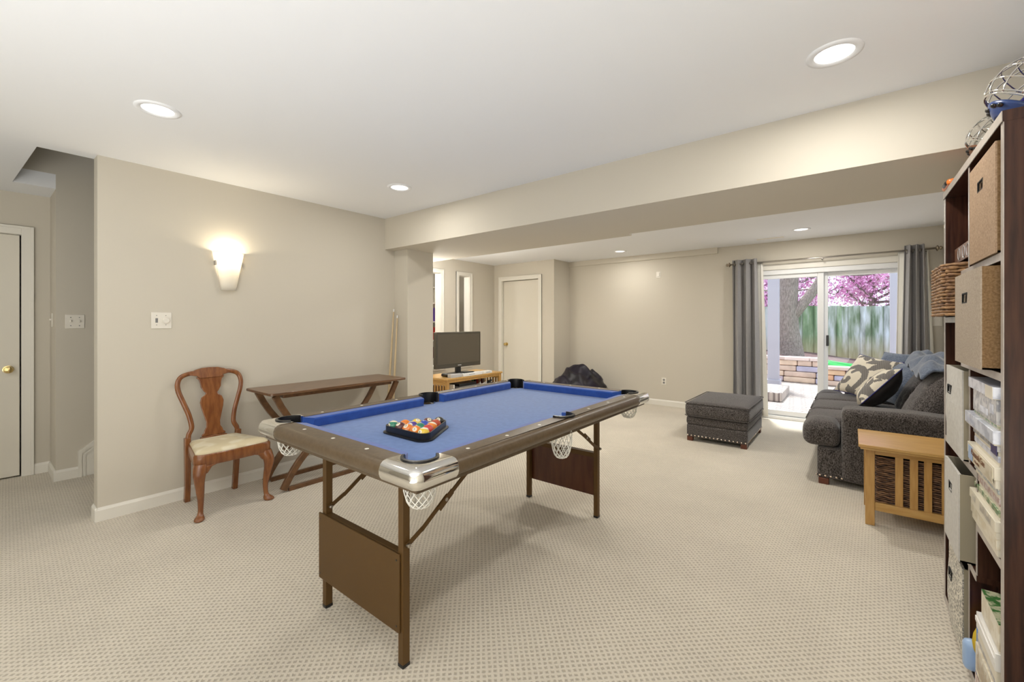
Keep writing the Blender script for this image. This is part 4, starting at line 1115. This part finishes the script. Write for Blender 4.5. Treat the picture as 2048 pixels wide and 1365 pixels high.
def bin_(label,x0,x1,y0,y1,z0,z1,mt,side,handle=True,bulge=.0,name='storage_bin'):
    t=thing(name,label,'storage bin',((x0+x1)/2,(y0+y1)/2,z0)); hx,hy,H=(x1-x0)/2,(y1-y0)/2,z1-z0
    # front wall with slot: built as grid of boxes around the slot
    sw,sh=.075*min(1,hy*2/.4),.028; sz=H-.075*min(1,H/.3)-sh
    def fr(name,a,b,c,d):
        pass
    m=MB()
    def X(y,z): return -hx-bulge*(1-(y/hy)**2)*math.sin(PI*min(1,max(0,z/H)))
    def cell(y0_,y1_,z0_,z1_):
        n=max(1,int((y1_-y0_)/.05)); k=max(1,int((z1_-z0_)/.06))
        for i in range(n):
            for j in range(k):
                ya,yb=y0_+(y1_-y0_)*i/n,y0_+(y1_-y0_)*(i+1)/n; za,zb=z0_+(z1_-z0_)*j/k,z0_+(z1_-z0_)*(j+1)/k
                m.add([(X(ya,za),ya,za),(X(yb,za),yb,za),(X(yb,zb),yb,zb),(X(ya,zb),ya,zb)],[(0,1,2,3)])
    if handle:
        cell(-hy,-sw/2,0,H); cell(sw/2,hy,0,H); cell(-sw/2,sw/2,0,sz); cell(-sw/2,sw/2,sz+sh,H)
    else: cell(-hy,hy,0,H)
    o=m.build('front',mt,t); so=o.modifiers.new('s','SOLIDIFY'); so.thickness=.008; so.offset=0
    if handle:
        q=MB(); w=.004; xx=X(0,sz)-.003
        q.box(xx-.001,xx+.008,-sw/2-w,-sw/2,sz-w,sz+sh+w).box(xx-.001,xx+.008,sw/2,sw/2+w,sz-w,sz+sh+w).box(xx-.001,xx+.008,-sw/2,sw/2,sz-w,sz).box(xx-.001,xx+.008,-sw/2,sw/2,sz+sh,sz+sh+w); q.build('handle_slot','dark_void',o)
        MB().box(xx+.012,xx+.014,-sw/2-.01,sw/2+.01,sz-.01,sz+sh+.01).build('slot_shade_sheet','dark_void',o)  # dark sheet behind the slot, the shade inside put into its colour
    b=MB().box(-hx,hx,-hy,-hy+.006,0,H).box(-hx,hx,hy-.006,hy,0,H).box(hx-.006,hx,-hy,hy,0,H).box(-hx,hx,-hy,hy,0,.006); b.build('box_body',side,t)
    return t
bin_('burlap storage bin in the top cubby nearest the camera',.343,.70,1.915,2.275,1.532,1.868,'burlap','burlap_side',bulge=.004)
bin_('burlap bin sticking out of second cubby below the top burlap bin',.315,.70,1.935,2.345,1.176,1.495,'burlap_light','burlap_side',bulge=.006)
bin_('pale grey tall bin in the middle cubby of far column',.335,.70,2.352,2.70,.793,1.135,'canvas_grey','canvas_side',bulge=.018)
bin_('pale grey bin pulled well out of its cubby below the tall grey bin',.318,.68,2.30,2.60,.426,.752,'canvas_grey','canvas_side',bulge=.004)
bin_('silver sequined bin in the bottom cubby of far column',.338,.70,2.37,2.66,.034,.372,'sequin','canvas_side',bulge=.02)
woven('wicker_basket',.303,.66,2.51,2.865,1.349,1.568,'wicker_tan','tan wicker basket sticking out of upper far cubby',rows=16)
# dark items above and behind the basket
o=mb_thing('picture_box','dark brown decorative box behind wicker basket with white ring motifs','box',.375,.52,2.50,2.84,1.59,1.66,'c_brown')
m=MB()
for y in (-.12,-.04,.06): m.tube([(-.0735,y+.025*math.cos(2*PI*k/20),.035+.025*math.sin(2*PI*k/20)) for k in range(20)],.0012,5,True)
m.build('ring_motif','c_silver',o)
for k,z in enumerate((1.70,1.765)):
    tt=mb_thing('glass_tray','thin glossy dark tray in top far cubby, %s of two'%('lower','upper')[k],'tray',.38,.62,2.37,2.56-.05*k,z-.035,z-.028,'c_silver','glossy trays in the top cubby')
    # thin supports so the trays rest on the box
MB().box(.40,.60,2.40,2.50,1.66,1.664)
def strokes(par,xf,y0,y1,z0,z1,n,mt,seed):
    # worn, unreadable print: short upright and slanted strokes
    random.seed(seed); m=MB()
    for k in range(n):
        y=y0+(y1-y0)*(k+.2)/n; w=(y1-y0)/n*.35; a=z0+(z1-z0)*random.choice((0,0,.1)); b=z1-(z1-z0)*random.choice((0,0,.2,.4)); s_=random.uniform(-w,w)
        m.add([(xf,y,a),(xf,y+w,a),(xf,y+w+s_,b),(xf,y+s_,b)],[(0,1,2,3)])
    return m.build('printed_marks',mt,par)
# boxed games: (label, y0,y1,z0,z1,x0,mat,edge)
def game(label,y0,y1,z0,z1,x0,mt,lid=None,depth=.30,name='board_game',cat='board game',lidfrac=.6,skew=0):
    cx,cy=x0+depth/2,(y0+y1)/2; H=z1-z0; hy=(y1-y0)/2; hx=depth/2
    t=thing(name,label,cat,(cx,cy,z0),R(skew))
    MB().box(-hx+.003,hx-.003,-hy+.003,hy-.003,0,H-.004).build('box_base','c_cream',t,bevel=.001)
    MB().box(-hx,hx,-hy,hy,H*(1-lidfrac),H).build('box_lid',mt,t,bevel=.0015)
    return t,hx,hy,H
ZS=.613
g1=game('open-ended cream board game at the bottom of the games pile',1.92,2.275,ZS,.668,.342,'print_cream')[0]
t,hx,hy,H=game('cream boxed game with faded grey print low in the games pile',1.915,2.27,.668,.722,.338,'c_cream'); strokes(t,-hx-.0008,-.13,.02,H*.42,H*.92,14,'print_grey',1); strokes(t,-hx-.0008,.08,.13,H*.45,H*.9,5,'print_grey',2)
game('tan edged game box between the cream games and floral box',1.92,2.25,.722,.752,.347,'print_green')
game('red ended game box squeezed under the floral puzzle',1.918,2.20,.752,.790,.348,'print_pink')
t,hx,hy,H=game('floral puzzle box with pale lattice pattern in mid pile',1.918,2.235,.790,.822,.345,'print_floral')
t,hx,hy,H=game('cave puzzle box with a pink label on the games pile',1.905,2.285,.822,.886,.335,'c_cream')
MB().box(-hx-.001,-hx,-hy+.02,hy-.10,.012,H-.006).build('title_label','print_cream',t)
text('Mammoth Cave',.030,'c_brown',t,(-hx-.002,.115,H*.66),ROT_NX); text('National Park',.012,'c_brown',t,(-hx-.002,.06,H*.32),ROT_NX)
MB().box(-hx-.001,-hx,hy-.085,hy-.02,.008,H-.008).build('picture_panel','c_sky',t)
game('clear grey boxed puzzle above the cave puzzle',1.918,2.235,.886,.918,.345,'print_silver')
t,hx,hy,H=game('navy blue ended puzzle box above clear grey puzzle',1.918,2.24,.918,.950,.343,'print_grey')
MB().box(-hx-.001,-hx,-hy,-hy+.07,.0,H).build('end_label','c_navy',t)
t,hx,hy,H=game('lilac and white boxed game sticking out of the pile',1.91,2.315,.950,.995,.333,'print_silver',lidfrac=.9); strokes(t,-hx-.0008,.05,.16,H*.3,H*.8,9,'c_lilac',3)
game('green spined thin game box in the upper pile',1.925,2.245,.995,1.008,.345,'print_green')
t,hx,hy,H=game('tall grey boxed game near top of the pile',1.918,2.235,1.008,1.088,.342,'print_grey',lidfrac=.95)
for a,b,c,d in ((-.12,-.08,.03,.06),(-.05,.05,.015,.035)): MB().box(-hx-.001,-hx,a,b,c,d).build('label_patch','print_silver',t)
t,hx,hy,H=game('white glossy boxed game on top of the games pile',1.912,2.255,1.088,1.126,.333,'print_silver',lidfrac=.95)
MB().box(-hx-.001,-hx,-hy,-hy+.09,.0,H).build('end_label','c_cream',t)
# bottom near cubby
t,hx,hy,H=game('large white box with tall tan print on the bottom shelf',1.905,2.20,.034,.20,.342,'print_cream',lidfrac=.62)
strokes(t,-hx-.0008,-.12,.13,H*.42,H*.92,16,'c_tan',4)
MB().box(-hx-.001,-hx,-hy,hy,.0,.06).build('band','print_pink',t)
game('white game box with striped sides resting on large printed box',1.915,2.19,.20,.235,.345,'print_grey',lidfrac=.8)
t,hx,hy,H=game('pale plastic tub with blue lid label on bottom pile',1.915,2.16,.235,.325,.338,'c_white',name='plastic_tub',cat='container')
MB().box(-hx+.02,hx-.04,-hy+.03,hy-.03,H,H+.004).build('lid_label','c_royal',t); MB().box(-hx-.003,-hx,-hy,hy,.06,.075).build('rim','c_white',t)
t,hx,hy,H=game('green and white game box slanting atop the bottom pile',1.912,2.13,.326,.415,.345,'print_cream',lidfrac=.9)
MB().box(-hx,hx,-hy,hy,H,H+.003).build('box_top_art','print_green',t)
tw=MB().rbox(-.05,.10,-.022,.022,0,.24,.02,8).build('bottle','c_royal',None,smooth=True,loc=(.40,2.235,.0345)); tag(tw,'blue plastic bottle standing beside the printed box','bottle')
dsk=MB().lathe([(.0001,-.008),(.11,-.008),(.125,0),(.11,.008),(.0001,.008)],(0,0,0),28,True,'y').build('yellow_disc','c_yellow',None,smooth=True,loc=(.47,2.275,.16)); dsk.name='flying_disc'; tag(dsk,'yellow disc standing on edge behind the blue bottle','disc')
bl=MB().rbox(-.03,.12,-.02,.03,0,.11,.02,8).build('watering_toy','c_sky',None,smooth=True,loc=(.355,2.30,.0345)); bl.name='plastic_scoop'; tag(bl,'light blue plastic scoop on bottom shelf beside divider','scoop')

# ------------------------------------------------------------------ goalie masks on top
def mask(label,loc,rz,shell,accent,sc=1.0):
    t=thing('goalie_mask',label,'sports helmet',loc,rot=(0,R(38),rz))
    # local: faces -x ; open front
    def P(a,e,r=1.0):   # azimuth from back (+x), elevation
        return Vector((.135*math.cos(e)*math.cos(a),.115*math.cos(e)*math.sin(a),.14*math.sin(e)+.135))*1.0*sc
    m=MB(); vs=[];fs=[];N=28;K=14
    for k in range(K+1):
        e=R(-70+160*k/K)
        for i in range(N+1):
            lim=R(115) if k<K*.72 else R(180)
            a=-lim+2*lim*i/N; vs.append(P(a,e))
    for k in range(K):
        for i in range(N): a=k*(N+1)+i; fs.append((a,a+1,a+N+2,a+N+1))
    m.add(vs,fs); o=m.build('shell',shell,t,smooth=True); s=o.modifiers.new('s','SOLIDIFY'); s.thickness=.012
    # chin
    m=MB(); vs=[];fs=[];N=20;K=6
    for k in range(K+1):
        e=R(-62+24*k/K)
        for i in range(N+1):
            a=PI-R(75)+R(150)*i/N; p=P(a,e); p.x*=1.22; vs.append(p)
    for k in range(K):
        for i in range(N): a=k*(N+1)+i; fs.append((a,a+1,a+N+2,a+N+1))
    m.add(vs,fs); o=m.build('chin_guard',accent,t,smooth=True); s=o.modifiers.new('s','SOLIDIFY'); s.thickness=.012
    for i in (-3,-1.5,1.5,3):
        a=PI+i*.18; p=P(a,R(-45)); p.x*=1.24; MB().ell(p,(.010,.012,.006),10,6).build('vent_hole','c_black',o,smooth=True)
    for y in (-.06,0,.06): MB().ell(P(math.atan2(y*3,-.3),R(62)),(.02,.012,.008),10,6).build('vent_hole','c_black',t,smooth=True)
    # cage
    m=MB()
    def Cg(a,e): p=P(a,e); p.x*=1.32; return p
    for e in (-26,-8,12,30,48): m.tube([Cg(PI-R(72)+R(144)*i/14,R(e)) for i in range(15)],.0028*sc,6)
    for a in (-60,-36,-12,12,36,60): m.tube([Cg(PI+R(a)*(1-.0*e),R(-30+85*e/10)) for e in range(11)],.0028*sc,6)
    m.tube([Cg(PI-R(72)+R(144)*i/14,R(-30)) for i in range(15)]+[Cg(PI+R(72)-R(144)*i/14,R(54)) for i in range(15)],.004*sc,6,True)
    m.build('wire_cage','chrome',t,smooth=True)
    MB().tube([P(R(100),R(-20)),P(R(150),R(-75))*1.0,P(R(-150),R(-75)),P(R(-100),R(-20))],.006,6).build('chin_strap','c_orange',t)
    return t
mask('blue and orange goalie mask with wire cage on near end of bookcase top',(.45,2.25,1.985),R(8),'c_navy','c_mask_blue',.95)
mask('black and orange goalie mask with wire cage on far end of bookcase top',(.46,2.70,1.985),R(5),'c_black','c_brown',.86)
for lb,x,y,c in (('orange ball glove pad lying under the near goalie mask',.45,2.16,'c_orange'),('orange and black pad lying under the far goalie mask',.425,2.80,'c_orange')):
    o=MB().rbox(-.09,.10,-.075,.075,0,.03,.014,8).build('sports_pad',c,None,smooth=True,loc=(x,y,1.9405)); tag(o,lb,'sports pad')
    MB().rbox(-.095,-.05,-.06,.02,.004,.022,.008,5).build('grip','c_black',o,smooth=True)

# ------------------------------------------------------------------ curtains and rod
RD=thing('curtain_rod','brushed nickel curtain rod above sliding door','curtain rod',(-.33,6.79,2.155))
MB().tube([(-1.03,0,0),(1.07,0,.012)],.011,12).build('rod','nickel',RD,smooth=True)
for x,s in ((-1.03,-1),(1.07,1)):
    MB().lathe([(.010,0),(.014,s*.008),(.03,s*.014),(.034,s*.022),(.022,s*.030),(.010,s*.034),(.022,s*.045),(.020,s*.056),(.005,s*.064)],(x,0,.012 if s>0 else 0),18,True,'x').build('finial','bronze',RD,smooth=True)
for x in (-.98,.03,1.0):
    MB().box(x-.006,x+.006,-.014,.105,-.016,-.008).box(x-.012,x+.012,.097,.105,-.04,.03).box(x-.007,x+.007,-.014,.014,-.016,.0).build('bracket','nickel',RD,bevel=.002)
def curtain(label,y0,tops,bots,zt,zb,folds,amp,mt_front='curtain_grey',lin=None):
    t=thing('curtain',label,'curtain',((tops[0]+tops[1])/2,y0,0))
    cx=(tops[0]+tops[1])/2
    def surf(name,ta,tb,ba,bb2,nf,am,mt,yo,zt_):
        m=MB(); N=nf*14; K=16; vs=[];fs=[]
        for k in range(K+1):
            f=k/K; z=zt_+(zb-zt_)*f; a=ta+(ba-ta)*f; b=tb+(bb2-tb)*f
            for i in range(N+1):
                u=i/N; ph=2*PI*nf*u
                vs.append((a+(b-a)*u-cx+.010*math.sin(ph*2+f*2),yo+am*(1+.25*f)*math.sin(ph+.3*math.sin(f*3+u*6)),z))
        for k in range(K):
            for i in range(N): q=k*(N+1)+i; fs.append((q,q+1,q+N+2,q+N+1))
        m.add(vs,fs); o=m.build(name,mt,t,smooth=True); s=o.modifiers.new('s','SOLIDIFY'); s.thickness=.003; return o
    p=surf('panel',tops[0],tops[1],bots[0],bots[1],folds,amp,mt_front,0,zt)
    for l in (lin or []): surf('lining',*l,1,.012,'curtain_lining',.045,zt-.06)
    m=MB()
    for i in range(folds*2):
        x=tops[0]+(tops[1]-tops[0])*(i+.5)/(folds*2)-cx
        m.tube([(x,.022*math.cos(2*PI*k/14)+0,2.155+.022*math.sin(2*PI*k/14)) for k in range(14)],.004,6,True)
    m.build('grommet','nickel',t,smooth=True); return t
curtain('grey grommet curtain with pale lining left of the sliding door',6.785,(-1.34,-1.03),(-1.34,-.99),2.215,.03,3,.05,lin=[(-1.06,-.965,-1.04,-.91)])
curtain('grey grommet curtain with pale lining right of the sliding door',6.785,(.485,.655),(.44,.70),2.225,.03,3,.045,lin=[(.43,.50,.385,.47),(.65,.69,.68,.76)])
# ------------------------------------------------------------------ outdoors
o=MB().box(-14,12,7.05,34,-.25,-.03).build('patio_floor','patio_brick'); o['kind']='structure'; o.name='floor_patio'
# stone step block
o=MB().rbox(-1.55,-.93,8.55,9.75,-.03,.13,.02,8).build('paver_step','patio_brick',None,smooth=True); tag(o,'low brick paver step on patio beside the white post','step')
# porch posts
for x,y,lb in ((-1.30,10.60,'white porch post seen through the left glass pane'),(.62,9.9,'white porch post by the right edge of the glass door')):
    t=thing('porch_post',lb,'post',(x,y,-.03)); MB().box(-.10,.10,-.10,.10,0,3.4).build('shaft','post_white',t,bevel=.01)
    MB().box(-.13,.13,-.13,.13,0,.16).build('base_trim','post_white',t,bevel=.01)
# retaining wall stone by stone (pattern of one wall: parts = courses of stones)
SC=[(.62,.36,.22),(.50,.42,.46),(.66,.46,.30),(.42,.40,.52),(.68,.52,.40),(.58,.44,.36)]
for i,c in enumerate(SC): mat('stone_%d'%i,c,.9,col2=tuple(min(1,v*1.25) for v in c),nscale=5,bump=.5,bscale=30,bdist=.01)
mat('cap_stone',(.62,.48,.44),.9,col2=(.75,.58,.52),nscale=5)
def rwall(label,ax,ay,bx,by,z0,courses,h=.145,seed=1):
    L=math.hypot(bx-ax,by-ay); ang=math.atan2(by-ay,bx-ax)
    t=thing('retaining_wall',label,'garden wall',(ax,ay,z0),ang); random.seed(seed)
    for c in range(courses):
        x=-(.2 if c%2 else 0)
        while x<L:
            w=random.choice((.28,.42,.55,.62)); a,b=max(0,x)+.006,min(L,x+w)-.006
            if b-a>.05: MB().rbox(a,b,0+c*.012,.26+c*.012,c*h+.004,(c+1)*h-.004,.02,5).build('stone','stone_%d'%random.randrange(6),t,smooth=True)
            x+=w
    x=0
    while x<L:
        w=random.choice((.4,.5,.6)); b=min(L,x+w)
        MB().rbox(x+.004,b-.004,-.03+courses*.01,.30,courses*h,courses*h+.075,.015,5).build('cap','cap_stone',t,smooth=True); x+=w
rwall('curved block retaining wall, taller left section beyond the patio',-4.2,12.1,-.55,11.55,-.03,4,.125,3)
rwall('block retaining wall, lower right section bordering green turf',-.52,11.45,3.2,10.9,-.03,3,.115,5)
# planted bank behind the walls
def gz(x,y):
    s=1/(1+math.exp((x+.5)*3)); base=.26+.24*s
    return base + max(0,y-11.9)*.012*s
m=MB(); NX,NY=40,26; vs=[];fs=[]
for i in range(NX+1):
    for j in range(NY+1):
        x=-6+11*i/NX; y=(12.12-(x+4.2)*.15 if x<-.5 else 11.45-(x+.5)*.145)+.22; y=y+(18-y)*j/NY
        vs.append((x,y,gz(x,y)+.02*noise.noise(Vector((x*3,y*3,0)))))
for i in range(NX):
    for j in range(NY): a=i*(NY+1)+j; fs.append((a,a+NY+1,a+NY+2,a+1))
m.add(vs,fs); o=m.build('mulch_bed','mulch',None,smooth=True); tag(o,'brown mulch bed sloping up behind the retaining wall','flower bed')
m=MB(); vs=[];fs=[]
for i in range(21):
    x=-.45+3.5*i/20
    for j in range(7):
        y=11.72-(x+.5)*.145+ (1.5+.2*math.sin(x*2))*j/6; vs.append((x,y,gz(x,y)+.035))
for i in range(20):
    for j in range(6): a=i*7+j; fs.append((a,a+7,a+8,a+1))
m.add(vs,fs); o=m.build('turf','turf',None,smooth=True); tag(o,'bright green turf strip behind lower retaining wall','turf','lawn'); o['kind']='stuff'
# fence
FA=Vector((-3.2,13.9)); FB=Vector((2.4,16.7)); FL=(FB-FA).length; fa=math.atan2(FB.y-FA.y,FB.x-FA.x)
FN=thing('board_fence','tall weathered grey-green vertical board fence beyond the garden','fence',(FA.x,FA.y,0),fa)
bw=.145; n=int(FL/bw); bd=None; random.seed(9)
for k in range(n):
    z1=1.80+random.uniform(-.015,.015)
    MB().box(k*bw+(-.02 if k%2 else .012),(k+1)*bw+(.02 if k%2 else -.012),(0 if k%2 else -.024),(.02 if k%2 else -.002),.1,z1).build('board',random.choice(('fence_wood','fence_green','fence_grey')),FN,bevel=.004)
for z in (.45,1.0,1.6): MB().box(0,FL,.02,.06,z,z+.09).build('rail','fence_wood',FN)
F2=thing('board_fence','side run of weathered board fence at far left of garden','fence',(-3.2,13.9,0),R(230))
for k in range(24): MB().box(k*bw+.004,(k+1)*bw-.004,0,.02,.1,1.8).build('board','fence_wood',F2)
# big tree in front of the fence
TR=thing('tree','big grey-barked tree with forked trunk in front of fence','tree',(-1.28,13.35,.45))
TB=Vector((-1.28,13.35,.45))
def limb(pts,rs,par,name='branch',seg=12):
    P=smooth_path(pts,4); n=len(P); rr=[]
    for i in range(n):
        f=i/(n-1)*(len(rs)-1); k=min(int(f),len(rs)-2); rr.append(rs[k]+(rs[k+1]-rs[k])*(f-k))
    return MB().tube(P,rr,seg).build(name,'bark',par,smooth=True)
limb([(0,0,-.3),(0.02,0,.1),(-.02,0,.7),(-.03,0,1.5),(0.03,0,2.6),(.1,.2,5)],[.42,.30,.235,.22,.20,.15],TR,'trunk',18)
limb([(.02,0,.95),(.25,0,1.30),(.60,.1,1.85),(.95,.1,2.6),(1.2,.2,3.6)],[.13,.125,.11,.10,.07],TR)
limb([(0,0,1.8),(-.4,.1,2.1),(-1.1,.2,2.4)],[.05,.035,.02],TR)
limb([(0,0,1.5),(-.5,.2,1.75),(-1.2,.4,1.8)],[.03,.02,.012],TR)
limb([(.1,0,1.7),(.5,.3,1.75),(.95,.5,1.6)],[.02,.014,.008],TR)
# flowering trees beyond
def blossom_tree(label,x,y,h,spread,mt,seed,n=2600,z0=1.2,sz=.13):
    random.seed(seed)
    t=thing('flowering_tree',label,'tree',(x,y,0))
    limb([(0,0,0),(.05,0,1.2),(-.05,.05,2.2),(.05,0,h*.8)],[.16,.12,.09,.04],t,'trunk',10)
    tips=[]
    m=MB()
    for k in range(26):
        a=random.uniform(0,2*PI); z=random.uniform(1.3,h*.8); r=spread*random.uniform(.5,1)
        p0=Vector((0,0,z)); p3=Vector((r*math.cos(a),r*math.sin(a)*.7,z+random.uniform(.1,1.2)))
        p1=p0.lerp(p3,.35)+Vector((0,0,random.uniform(-.1,.3))); p2=p0.lerp(p3,.7)+Vector((random.uniform(-.2,.2),0,random.uniform(-.1,.3)))
        m.tube(smooth_path([p0,p1,p2,p3],3),[.05,.046,.042,.038,.034,.030,.026,.022,.018,.014],5); tips.append((p0,p1,p2,p3))
        for q in range(5):
            b0=p1.lerp(p3,random.random()); b1=b0+Vector((random.uniform(-.6,.6),random.uniform(-.4,.4),random.uniform(.1,.8))); m.tube([b0,b0.lerp(b1,.5)+Vector((.05,0,.05)),b1],[.016,.012,.006],4)
            tips.append((b0,b0,b1,b1))
    m.build('branches','bark',t,smooth=True)
    m=MB()
    for k in range(n):
        T=random.choice(tips); c=T[0].lerp(T[3],random.random())+Vector((random.gauss(0,.22),random.gauss(0,.22),random.gauss(0,.2)))
        a=Vector((random.gauss(0,1),random.gauss(0,1),random.gauss(0,1))).normalized(); b=a.cross(Vector((random.gauss(0,1),random.gauss(0,1),random.gauss(0,1)))).normalized(); s=sz*random.uniform(.4,1)
        m.add([c-a*s*.5,c+b*s*.35,c+a*s*.5,c-b*s*.35],[(0,1,2,3)])
    o=m.build('blossom',mt,t,fixn=False); o['kind']='stuff'
blossom_tree('magenta redbud tree behind the fence left of the door mullion',-1.5,17.8,5.0,2.6,'blossom',1,13000)
blossom_tree('magenta redbud tree behind the fence at the door mullion',.6,19.5,5.2,2.6,'blossom',2,12000)
blossom_tree('pale pink and cream blossoming tree behind right part of fence',3.0,21.0,5.6,3.0,'blossom_pale',3,12000,sz=.16)
blossom_tree('pale blossoming tree at the far right beyond fence',5.2,24.5,6.2,3.2,'blossom_pale',5,9000,sz=.17)
blossom_tree('pink blossoming tree at far left beyond the fence',-4.2,19.5,5.0,2.6,'blossom_pale',6,8000,sz=.14)
